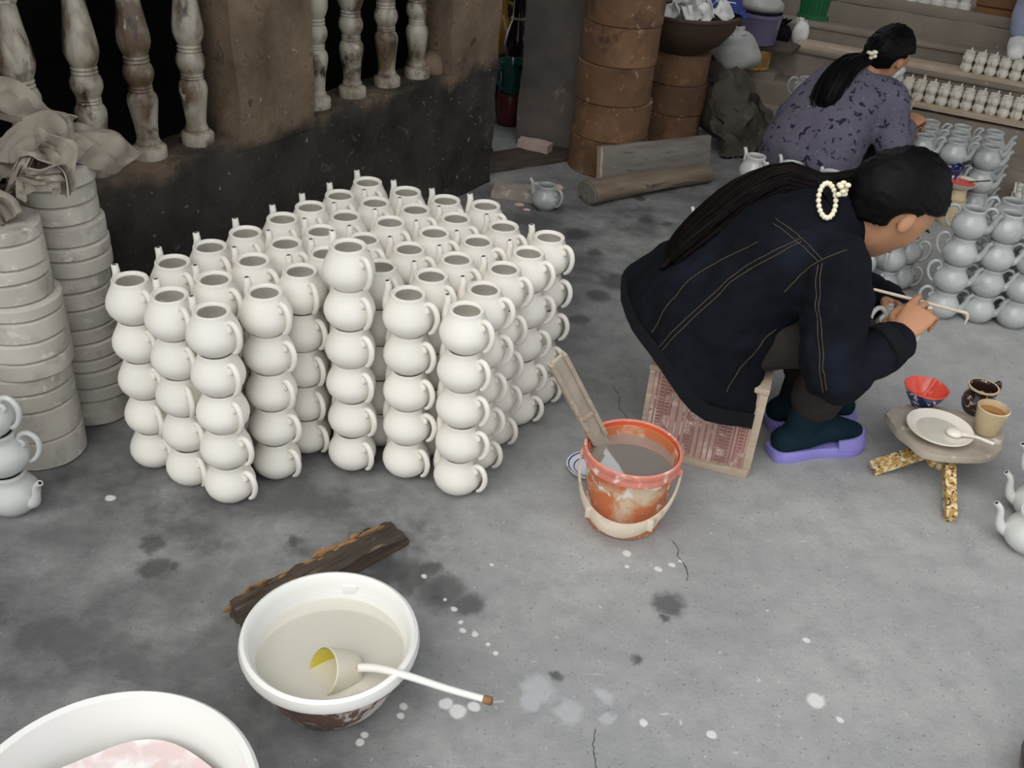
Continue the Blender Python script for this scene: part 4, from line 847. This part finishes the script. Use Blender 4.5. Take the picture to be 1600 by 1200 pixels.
def add_head(mb, C, B, s=1.0):
    dir_shape(mb, C, B, lambda d: head_r(d)*s)
    for k in (-1, 1):
        Mx = Matrix((B[0], B[1], B[2])).transposed().to_4x4()
        mb.ell(V(C) + (B[0]*.0755*k + B[1]*-.006 + B[2]*-.010)*s, .0095*s, .0145*s, .0255*s, Mx @ Matrix.Rotation(R(-22*k), 4, 'Z') @ Matrix.Rotation(R(12), 4, 'X'), 14, 10)
def hair_cap(C, B, s, vol, fringe):
    mb = MB()
    def fn(d):
        x, y, z = d; face = (y - .30 + .25*abs(x)) - max(0, z-fringe)*2.2
        low = -z - .35 - max(0, -y)*.9
        ear = .40 - math.sqrt((abs(x)-.96)**2 + (y-.02)**2 + (z+.28)**2)
        k = max(face, low, ear)*6; k = max(0, min(1, .5 - k))
        st = .0022*math.sin(40*math.atan2(x, z+1e-3) + 3*y) + .003*nz((x*3, y*3, z*3), 3)
        return (head_r(d)*s)*(1-.0) - .014 + (.014 + vol + vol*.5*max(0, -y) + st)*k
    dir_shape(mb, C, B, fn, 72, 48); return mb
def hand(mb, wrist, f, back, thumb_side, curl, spread=.08, s=1.0, thumb=(.5, .3)):
    """five separate fingers on a palm; f towards the fingertips, back = back of the hand"""
    r_, f, b = basis(f, back); W = V(wrist); lat = r_*thumb_side           # lat points to the thumb side
    pal = []
    for t, hw, th in ((-.25, .024, .018), (0, .025, .017), (.35, .035, .016), (.75, .040, .0145), (1, .039, .012)):
        c = W + f*.088*s*t; pal.append([c + lat*hw*s*math.cos(a)*1.0 + b*th*s*math.sin(a) for a in [2*PI*k/16 for k in range(16)]])
    mb.rings(pal)
    for i, (off, L, rad) in enumerate(((.0305, .92, .0080), (.0102, 1.0, .0082), (-.0105, .95, .0078), (-.0300, .76, .0070))):
        ang = 0; p = W + f*.082*s + lat*off*s; pts = [p - f*.012*s]; dirv = (f + lat*off*spread*30).normalized(); pts.append(p)
        for ph, ln in enumerate((.044, .027, .022)):
            ang += curl[i][ph]; dv = dirv*math.cos(ang) - b*math.sin(ang); p = p + dv*ln*L*s; pts.append(p)
        mb.tube(spline(pts, 3), lerps([rad*1.05*s, rad*1.08*s, rad*s, rad*.95*s, rad*.8*s], 13), 10, True, True)
    p0 = W + f*.022*s + lat*.022*s - b*.006*s; d1 = (f*.62 + lat*.75 - b*thumb[0]).normalized(); d2 = (f*.95 + lat*.1 - b*thumb[1]).normalized()
    p1 = p0 + d1*.040*s; p2 = p1 + d2*.034*s; p3 = p2 + (d2*.9 - lat*.35).normalized()*.026*s
    mb.tube(spline([p0, p1, p2, p3], 4), lerps([.015*s, .0112*s, .0098*s, .0082*s], 13), 10, True, True)
def limb(mb, pts, rad, n=5, seg=16):
    P = spline(pts, n); mb.tube(P, lerps(rad, len(P)), seg, True, True)
def torso_rings(rows, left, nseg=36, p=2.3):
    out = []
    cs = [V(r_[0]) for r_ in rows]
    for i, r_ in enumerate(rows):
        T = (cs[min(i+1, len(cs)-1)] - cs[max(i-1, 0)]).normalized(); L_ = (left - T*left.dot(T)).normalized(); F_ = L_.cross(T)
        ring = []
        for k in range(nseg):
            a = 2*PI*k/nseg; ca, sa = math.cos(a), math.sin(a)
            q = cs[i] + L_*r_[1]*math.copysign(abs(ca)**(2/p), ca) + F_*r_[2]*math.copysign(abs(sa)**(2/p), sa)
            if len(r_) > 3: q += V((0, 0, r_[3](ca, sa)))
            ring.append(q)
        out.append(ring)
    return out

# ---- the painter in the denim jacket
w1 = empty('person', (.50, 2.17, 0), 0, 'person in dark denim jacket with long ponytail crouched on the stool painting', 'person')
O1 = V(w1.location)
FW = V((.966, .259, 0)); LF = V((-.259, .966, 0))
pit = R(46); azh = R(17); hf = V((math.cos(azh)*math.cos(pit), math.sin(azh)*math.cos(pit), -math.sin(pit)))
HB = basis(hf, (0, 0, 1)); HC = V((.820, 2.14, .683)); HS = 1.09
NB = V((.715, 2.17, .625))
SHN, ELN, WRN = V((.69, 2.015, .570)), V((.718, 1.918, .356)), V((.868, 2.006, .412))
SHF, ELF, WRF = V((.625, 2.315, .575)), V((.80, 2.40, .38)), V((.950, 2.262, .37))
KN, AN = V((.795, 2.085, .365)), V((.742, 2.105, .085)); KF, AF = V((.79, 2.25, .365)), V((.755, 2.245, .085))
b = MB(); add_head(b, HC, HB, HS)
limb(b, [NB - V((.03, 0, .03)), NB.lerp(HC, .45) - HB[1]*.012, HC - HB[1]*.025 - HB[2]*.04], [.062, .05, .052])
limb(b, [V((.47, 2.18, .37)), V((.55, 2.18, .46)), V((.63, 2.175, .54)), NB - V((.03, 0, .04))], [.11, .10, .10, .06])
limb(b, [NB - V((.03, .0, .03)), SHN, ELN.lerp(SHN, .5), ELN, ELN.lerp(WRN, .5), WRN], [.05, .045, .042, .036, .033, .024])
limb(b, [NB - V((.03, .0, .03)), SHF, ELF.lerp(SHF, .5), ELF, ELF.lerp(WRF, .5), WRF], [.05, .045, .042, .036, .033, .024])
limb(b, [V((.50, 2.10, .345)), V((.65, 2.085, .365)), KN, KN.lerp(AN, .35), AN], [.07, .062, .05, .046, .03])
limb(b, [V((.49, 2.25, .345)), V((.65, 2.255, .365)), KF, KF.lerp(AF, .35), AF], [.07, .062, .05, .046, .03])
for A_, toe in ((AN, V((.893, 2.16, .045))), (AF, V((.905, 2.285, .045)))):
    limb(b, [A_ + V((-.03, -.005, -.035)), A_ + V((.03, .01, -.02)), A_.lerp(toe, .6), toe], [.030, .032, .027, .022])
hd = (V((.945, 2.078, .475)) - WRN).normalized()
hand(b, WRN + hd*.018, hd, V((-.42, -.62, .68)), -1, ((.35, .75, .5), (.55, .95, .6), (.75, 1.0, .6), (.9, 1.0, .6)), .035, .98, (.55, .25))
hd2 = (V((.945, 2.165, .395)) - WRF).normalized()
hand(b, WRF + hd2*.012, hd2, V((.75, .45, .5)), 1, ((.5, .5, .4), (.6, .6, .4), (.6, .6, .4), (.7, .6, .4)), .06, .95, (.35, .3))
me = remesh(b, .0029, 1); bo = obj('body', me, M['skin'], w1); bo.location = -O1
def part(mb, name, m, parent=w1, sharp=50, org=O1):
    o = mb.build(name, m, parent, sharp)
    if parent.type == 'EMPTY': o.location = -org
    return o
hr = hair_cap(HC, HB, HS, .016, .34)
part(hr, 'hair', M['hair'], w1, 70)
# ponytail: a core with strands lying down the back
def ponytail(path, rad, nst, seed, flare):
    mb = MB(); P = spline(path, 8); mb.tube(P, lerps(rad, len(P)), 14, True, True, flat=.7)
    rnd = random.Random(seed); N = len(P); rr = lerps(rad, N)
    for k in range(nst):
        a = rnd.random()*2*PI; q = rnd.uniform(.75, 1.12); t1 = rnd.uniform(.82, 1.0); off = rnd.uniform(-.5, .5); pts = []; rs = []
        for i in range(0, int(N*t1), 3):
            T = (P[min(i+1, N-1)] - P[max(i-1, 0)]).normalized(); s1 = T.orthogonal().normalized() if False else T.cross(V((0, 0, 1))).normalized(); s2 = s1.cross(T)
            aa = a + off*i/N*2; w_ = rr[i]*q + flare*(i/N)**2*rnd.uniform(.6, 1)
            pts.append(P[i] + s1*math.cos(aa)*w_ + s2*math.sin(aa)*w_*.75); rs.append(.0035*(1 - .6*i/N))
        if len(pts) > 2: mb.tube(pts, rs, 5)
    return mb
tie = V((.676, 2.185, .700))
pt = ponytail([HC - HB[1]*.090 + HB[2]*.016, tie, V((.590, 2.220, .700)), V((.500, 2.21, .655)), V((.425, 2.180, .595)), V((.372, 2.160, .54)), V((.335, 2.150, .485))], [.026, .032, .040, .042, .038, .030, .012], 110, 3, .008)
part(pt, 'ponytail', M['hair_tail'], w1, 70)
sc_ = MB(); cx = V((.656, 2.080, .706)); vx = _r.normalized()*.019; vy = _u.normalized()*.038
for k in range(20):
    a = 2*PI*k/20; sc_.ell(cx + vx*math.cos(a) + vy*math.sin(a), .0062, .0062, .0062, None, 10, 7)
for k in range(9): sc_.ell(cx + V((.026 + .008*math.sin(k*2.1), -.004 + .006*math.cos(k*1.3), .030 + .012*math.cos(k*2.7))), .0075, .006, .006, None, 9, 6)
part(sc_, 'beaded_hair_tie', M['pearl'], w1, 60)
ey = MB()
for k in (-1, 1): ey.ell(HC + HB[0]*.030*k*HS + HB[1]*.0785*HS + HB[2]*.004, .011, .0055, .0055, Matrix((HB[0], HB[1], HB[2])).transposed().to_4x4(), 12, 8)
part(ey, 'eyes', M['eye'], w1, 60)
bw = MB()
for k in (-1, 1): bw.tube(spline([HC + (HB[0]*.014*k + HB[1]*.094 + HB[2]*.022)*HS, HC + (HB[0]*.030*k + HB[1]*.091 + HB[2]*.028)*HS, HC + (HB[0]*.047*k + HB[1]*.080 + HB[2]*.024)*HS], 4), .0032, 6)
part(bw, 'eyebrows', M['eye'], w1, 60)
lp = MB().ell(HC + HB[1]*.0850*HS - HB[2]*.054*HS, .018, .006, .0065, Matrix((HB[0], HB[1], HB[2])).transposed().to_4x4(), 14, 8); part(lp, 'lips', M['lip'], w1, 60)
# jacket
hem = lambda ca, sa: -.085*sa + .06*ca + .012*math.sin(5*math.atan2(sa, ca))
JR = [((.440, 2.160, .262), .222, .182, hem), ((.446, 2.160, .300), .216, .172, lambda c, s: hem(c, s)*.8), ((.462, 2.162, .37), .204, .156, lambda c, s: hem(c, s)*.35), ((.515, 2.166, .46), .190, .138), ((.590, 2.170, .545), .198, .126), ((.655, 2.172, .597), .192, .110), ((.700, 2.172, .628), .140, .092), ((.732, 2.170, .652), .085, .080), ((.752, 2.168, .672), .074, .074)]
jb = MB(); jb.rings(torso_rings(JR, LF))
limb(jb, [V((.655, 2.09, .585)), SHN, SHN.lerp(ELN, .5) + V((.0, -.008, 0)), ELN, ELN.lerp(WRN, .45) + V((0, 0, -.006)), WRN - (WRN-ELN).normalized()*.012], [.075, .084, .076, .064, .058, .050], 6, 20)
limb(jb, [V((.62, 2.25, .585)), SHF, SHF.lerp(ELF, .5), ELF, ELF.lerp(WRF, .45), WRF - (WRF-ELF).normalized()*.012], [.075, .085, .076, .066, .058, .048], 6, 20)
def wrinkle(co, no):
    return .009*nz(co + V((0, 0, co.x*.6)), 9) + .007*nz(V((co.x*1.0, co.y*2.2, co.z*1.2)), 18) + .0025*nz(co, 45)
jm = remesh(jb, .0055, 6, wrinkle); jk = obj('denim_jacket', jm, M['denim'], w1); jk.location = -O1
bmj = bmesh.new(); bmj.from_mesh(jm); JT = BVHTree.FromBMesh(bmj); bmj.free()
def snap(p, off=.0015):
    lo, no, _, _ = JT.find_nearest(V(p)); return lo + no*off
def seam(pts, rad=.0009, n=10, gap=.0):
    return MB().tube([snap(p) for p in spline(pts, n)], rad, 5)
HEMR = torso_rings(JR, LF)
hb = [snap(p.lerp(q, .35), .002) for p, q in zip(HEMR[0], HEMR[1])]
# trousers, socks, slippers
tb_ = MB()
limb(tb_, [V((.45, 2.18, .345)), V((.50, 2.10, .345)), V((.65, 2.083, .365)), KN, KN.lerp(AN, .4), KN.lerp(AN, .66)], [.11, .098, .085, .072, .066, .062], 6, 20)
limb(tb_, [V((.45, 2.20, .345)), V((.49, 2.25, .345)), V((.65, 2.255, .365)), KF, KF.lerp(AF, .4), KF.lerp(AF, .66)], [.11, .098, .085, .072, .066, .062], 6, 20)
tb_.ell((.455, 2.175, .345), .10, .15, .085)
tm = remesh(tb_, .007, 3, lambda c, n: .005*nz(c, 12)); to = obj('trousers', tm, M['trouser'], w1); to.location = -O1
for A_, K_, toe in ((AN, KN, V((.900, 2.162, .047))), (AF, KF, V((.910, 2.287, .047)))):
    sk_ = MB(); limb(sk_, [A_.lerp(K_, .40), A_.lerp(K_, .15), A_ + V((.002, 0, -.005))], [.048, .043, .042], 5, 18)
    limb(sk_, [A_ + V((-.034, -.008, -.038)), A_ + V((.02, .008, -.02)), A_.lerp(toe, .55) + V((0, 0, .006)), toe], [.036, .043, .037, .030], 6, 18)
    for i, p in enumerate(sk_.v):
        if p.z < .018: sk_.v[i] = V((p.x, p.y, .018))
    so = obj('sock', remesh(sk_, .005, 2), M['sock'], w1); so.location = -O1
    hl = A_ + V((-.062, -.018, 0)); d_ = (toe - hl); d_.z = 0; Ls = d_.length + .032; d_.normalize(); n_ = V((-d_.y, d_.x, 0))
    prof = [(0, .024), (.08, .036), (.25, .037), (.45, .034), (.65, .041), (.82, .046), (.94, .038), (1.0, .018)]
    outl = [hl + d_*Ls*t + n_*w_ for t, w_ in prof] + [hl + d_*Ls*t - n_*w_ for t, w_ in prof[::-1]]
    oc = sum(outl, V((0, 0, 0)))/len(outl); sh = MB()
    P = spline(outl + [outl[0]], 3)[:-1]
    sh.rings([[V((p.x, p.y, 0)) for p in P], [V((p.x, p.y, .004)) + (p-oc)*.02 for p in P], [V((p.x, p.y, .026)) + (p-oc)*.03 for p in P], [V((p.x, p.y, .030)) - (p-oc)*.06 for p in P]])
    slp = part(sh, 'slipper', M['lavender'], w1, 50)
    st_ = []
    for i in range(13):
        a = PI*i/12; c = hl + d_*Ls*.70; row = []
        for j in range(5): row.append(c + d_*(j-2)*.016*(1-.3*abs(math.cos(a))) + n_*.050*math.cos(a) + V((0, 0, .018 + .056*math.sin(a))))
        st_.append(row)
    if A_ is AN:
        # raised front lip of the slipper
        lipg = [[V((p.x, p.y, .022)), V((p.x, p.y, .036)) - (p-oc)*.03, V((p.x, p.y, .048 + .012*max(0, (p-oc).dot(d_))/.1)) - (p-oc)*.10] for p in P if (p-oc).dot(d_) > .03]
        lp_ = MB().sheet(lipg, .006); o_ = part(lp_, 'toe_cap', M['lavender'], w1, 50)
# jacket trim: hem band, cuffs, collar, stitched seams
ring_mid = []
for k in range(37):
    a, b_ = HEMR[0][k % 36], HEMR[1][k % 36]; ca = V(JR[0][0]); row = []
    for t in (-.12, .3, .66):
        p = a.lerp(b_, t); dr = p - V((ca.x, ca.y, p.z)); row.append(p + dr.normalized()*(.005 if t > 0 else .004) + V((0, 0, 0)) + dr.normalized()*max(-.004, .004*nz(p, 14)))
    ring_mid.append(row)
part(MB().sheet(ring_mid, .004), 'hem_band', M['denim_hem'], jk, 60)
for E_, W_, rd in ((ELN, WRN, .053), (ELF, WRF, .050)):
    t_ = (W_-E_).normalized(); part(MB().tube([W_ - t_*.050, W_ - t_*.046, W_ - t_*.016, W_ - t_*.010, W_ - t_*.014], [rd*.98, rd*1.08, rd*1.04, rd*.98, rd*.8], 24), 'cuff', M['denim_hem'], jk, 40)
cl = []
for k in range(25):
    a = PI*.12 + 2*PI*.88*k/24; c_ = V((.742, 2.168, .662)); T_ = V((.72, -.02, .69)).normalized(); L_ = (LF - T_*LF.dot(T_)).normalized(); F_ = L_.cross(T_)
    cl.append([c_ + (L_*math.sin(a) + F_*math.cos(a))*r_ + T_*h_ for r_, h_ in ((.074, .004), (.080, .008), (.090, -.004), (.100, -.024), (.102, -.030))])
part(MB().sheet(cl, .005), 'collar', M['denim'], jk, 60)
SEAMS = [[(0.557, 2.094, 0.648), (0.58, 2.056, 0.645), (0.608, 2.027, 0.633), (0.643, 1.97, 0.615)], [(0.55, 2.077, 0.642), (0.574, 2.046, 0.637), (0.602, 2.018, 0.624), (0.636, 1.973, 0.609)], [(0.603, 2.03, 0.634), (0.542, 2.01, 0.603), (0.487, 2.025, 0.546), (0.418, 2.008, 0.469), (0.371, 2.0, 0.409), (0.334, 1.999, 0.348)], [(0.606, 2.024, 0.628), (0.547, 2.003, 0.597), (0.492, 2.015, 0.542), (0.424, 2.002, 0.463), (0.377, 1.992, 0.404), (0.339, 1.989, 0.344)], [(0.689, 1.972, 0.64), (0.643, 1.969, 0.614), (0.607, 1.979, 0.569), (0.581, 1.974, 0.529)], [(0.643, 1.961, 0.609), (0.648, 1.932, 0.543), (0.658, 1.904, 0.488), (0.672, 1.883, 0.429), (0.692, 1.86, 0.354)], [(0.636, 1.964, 0.604), (0.642, 1.937, 0.539), (0.652, 1.909, 0.484), (0.665, 1.886, 0.426), (0.687, 1.865, 0.346)], [(0.517, 2.045, 0.61), (0.453, 2.065, 0.552), (0.384, 2.063, 0.49), (0.34, 2.041, 0.427), (0.317, 2.034, 0.364)], [(0.589, 1.997, 0.422), (0.559, 1.977, 0.395), (0.538, 1.977, 0.35), (0.513, 1.959, 0.315), (0.499, 1.953, 0.27)]]
for sm in SEAMS:
    part(seam(sm), 'stitched_seam', M['stitch'], jk, 60)

# brush and teapot in hand
br = empty('brush', (.93, 2.11, .47), 0, 'long pale wooden brush with hooked tip held over the teapot', 'brush')
A0, A1 = V((.819, 2.090, .4965)), V((1.055, 2.1455, .4315)); OB = V(br.location)
MB().tube([A0 - OB, A0.lerp(A1, .6) - OB, A1 - OB], [.0034, .0045, .0042], 10, True, True).build('handle', M['bail'], br)
MB().tube([p - OB for p in spline([A1, A1 + V((.020, .004, -.006)), A1 + V((.027, .004, -.018)), A1 + V((.025, .001, -.034))], 5)], lerps([.0042, .0046, .0042, .0012], 16), 10).build('hooked_tip', M['bail'], br)
tpo = teapot(WPOT, (.925, 2.145, .318), R(20), 'white glazed teapot held in the painter\'s hands', 'glossy white teapots in hand', (R(-14), R(6)))

# ---- the painter in the floral blouse
w2 = empty('person', (1.20, 4.02, 0), 0, 'person in grey floral blouse with black ponytail and mask, crouched by the steps', 'person')
O2 = V(w2.location)
az2 = R(42); F2 = V((math.cos(az2), math.sin(az2), 0)); L2 = V((-math.sin(az2), math.cos(az2), 0))
pit2 = R(34); azh2 = R(32); hf2 = V((math.cos(azh2)*math.cos(pit2), math.sin(azh2)*math.cos(pit2), -math.sin(pit2)))
HB2 = basis(hf2, (0, 0, 1)); HC2 = V((1.385, 4.10, .555)); HS2 = .98
N2 = V((1.30, 4.075, .475)); SR, SL = V((1.385, 3.975, .425)), V((1.185, 4.155, .41))
ER, WR2 = V((1.42, 3.87, .27)), V((1.50, 3.985, .325)); EL, WL2 = V((1.33, 4.25, .29)), V((1.48, 4.12, .29))
b = MB(); add_head(b, HC2, HB2, HS2)
limb(b, [N2 - V((.03, .02, .04)), N2.lerp(HC2, .5) - HB2[1]*.012, HC2 - HB2[1]*.02 - HB2[2]*.04], [.06, .05, .05])
limb(b, [V((1.14, 3.98, .17)), V((1.18, 4.0, .28)), V((1.24, 4.04, .38)), N2 - V((.03, .02, .05))], [.13, .12, .11, .07])
limb(b, [N2 - V((.03, .02, .05)), SR, SR.lerp(ER, .5), ER, ER.lerp(WR2, .5), WR2], [.05, .045, .042, .036, .033, .024])
limb(b, [N2 - V((.03, .02, .05)), SL, SL.lerp(EL, .5), EL, EL.lerp(WL2, .5), WL2], [.05, .045, .042, .036, .033, .024])
for sg in (-.09, .09):
    hp_ = V((1.14, 3.98, .16)) + L2*sg; kn_ = hp_ + F2*.30 + V((0, 0, .12)); an_ = hp_ + F2*.22 + V((0, 0, -.09))
    limb(b, [hp_, kn_, an_, an_ + F2*.10 + V((0, 0, -.03))], [.07, .05, .035, .03])
hand(b, WR2, (.55, .6, .2), (-.3, -.5, .7), -1, ((.6, .7, .4), (.8, .9, .5), (.9, .9, .5), (.9, .9, .5)), .03, .95)
hand(b, WL2, (.6, -.55, .1), (.3, .5, .7), 1, ((.5, .5, .4), (.6, .6, .4), (.6, .6, .4), (.6, .6, .4)), .05, .95)
bo2 = obj('body', remesh(b, .0048, 2), M['skin'], w2); bo2.location = -O2
def part2(mb, name, m, sharp=60):
    o = mb.build(name, m, w2, sharp); o.location = -O2; return o
part2(hair_cap(HC2, HB2, HS2, .016, .42), 'hair', M['hair'], 70)
tie2 = V((1.285, 4.045, .555))
part2(ponytail([HC2 - HB2[1]*.088 + HB2[2]*.01, tie2, V((1.21, 4.00, .535)), V((1.155, 3.955, .475)), V((1.128, 3.925, .41)), V((1.12, 3.91, .36))], [.045, .026, .045, .055, .048, .02], 110, 5, .014), 'ponytail', M['hair'], 70)
sc2 = MB()
for k in range(9): sc2.ell(tie2 + V((.010*math.cos(k*.9) + .01, .02*math.sin(k*1.7)-.02, .022 + .012*math.sin(k*2.3))), .012, .009, .008, Matrix.Rotation(k, 4, 'Z'), 9, 6)
part2(sc2, 'white_hair_bow', M['pearl'])
mk = MB(); dir_shape(mk, HC2, HB2, lambda d: head_r(d)*HS2 + (.010 if (d[1] > .38 and -.86 < d[2] < -.05) else -.02), 64, 48); part2(mk, 'face_mask', M['mask'], 60)
sb = MB(); sb.rings(torso_rings([((1.125, 3.965, .10), .20, .17), ((1.13, 3.97, .18), .205, .17), ((1.165, 3.99, .28), .20, .155), ((1.215, 4.02, .36), .19, .135), ((1.26, 4.05, .42), .175, .115), ((1.29, 4.07, .46), .11, .09), ((1.31, 4.08, .49), .065, .065)], L2))
limb(sb, [N2 - V((.03, .03, .05)), SR, SR.lerp(ER, .5), ER, ER.lerp(WR2, .5), ER.lerp(WR2, .85)], [.07, .078, .072, .066, .055, .045], 6, 18)
limb(sb, [N2 - V((.03, .0, .05)), SL, SL.lerp(EL, .5), EL, EL.lerp(WL2, .5), EL.lerp(WL2, .85)], [.07, .078, .072, .062, .052, .045], 6, 18)
so2 = obj('blouse', remesh(sb, .008, 4, lambda c, n: .006*nz(c, 9) + .004*nz(c, 20)), M['floral'], w2); so2.location = -O2
tr2 = MB(); tr2.ell((1.15, 3.985, .135), .16, .17, .135)
for sg in (-.09, .09):
    hp_ = V((1.14, 3.98, .16)) + L2*sg; kn_ = hp_ + F2*.30 + V((0, 0, .12)); an_ = hp_ + F2*.22 + V((0, 0, -.09))
    limb(tr2, [hp_, kn_, kn_.lerp(an_, .85)], [.10, .075, .06], 6, 16)
to2 = obj('trousers', remesh(tr2, .01, 3), M['black_cloth'], w2); to2.location = -O2
br2 = empty('brush', (1.50, 3.99, .36), 0, 'thin brush held upright by the painter in the floral blouse', 'brush')
MB().tube([V((-.02, -.01, -.03)), V((.02, .02, .16))], .004, 8).build('handle', M['wood_pale'], br2)
MB().tube([V((-.02, -.01, -.03)), V((-.026, -.013, -.06))], [.0045, .001], 8).build('bristles', M['eye'], br2)

# ---- a third person's leg on the steps at the upper right corner
w3 = empty('person', tuple(SM @ V((.055, 5.33, .44))), SA, 'pale blue trouser leg and white shoe of a person on the steps', 'person')
b = MB(); limb(b, [(0, .06, .95), (0, .0, .50), (0, .03, .09)], [.07, .05, .035]); limb(b, [(0, .04, .05), (0, -.05, .04), (0, -.13, .035)], [.034, .034, .028])
obj('body', remesh(b, .008, 2), M['skin'], w3)
b = MB(); limb(b, [(0, .06, .95), (0, .03, .70), (0, .0, .48), (.0, .02, .25), (0, .03, .12)], [.10, .09, .075, .068, .066], 6, 18)
obj('trousers', remesh(b, .008, 3, lambda c, n: .008*nz(c, 14)), M['jeans'], w3)
b = MB(); limb(b, [(0, .05, .05), (0, -.05, .045), (0, -.15, .035)], [.046, .045, .036], 6, 16)
for i, p in enumerate(b.v):
    if p.z < .004: b.v[i] = V((p.x, p.y, .004))
obj('shoe', remesh(b, .007, 2), M['rag'], w3)
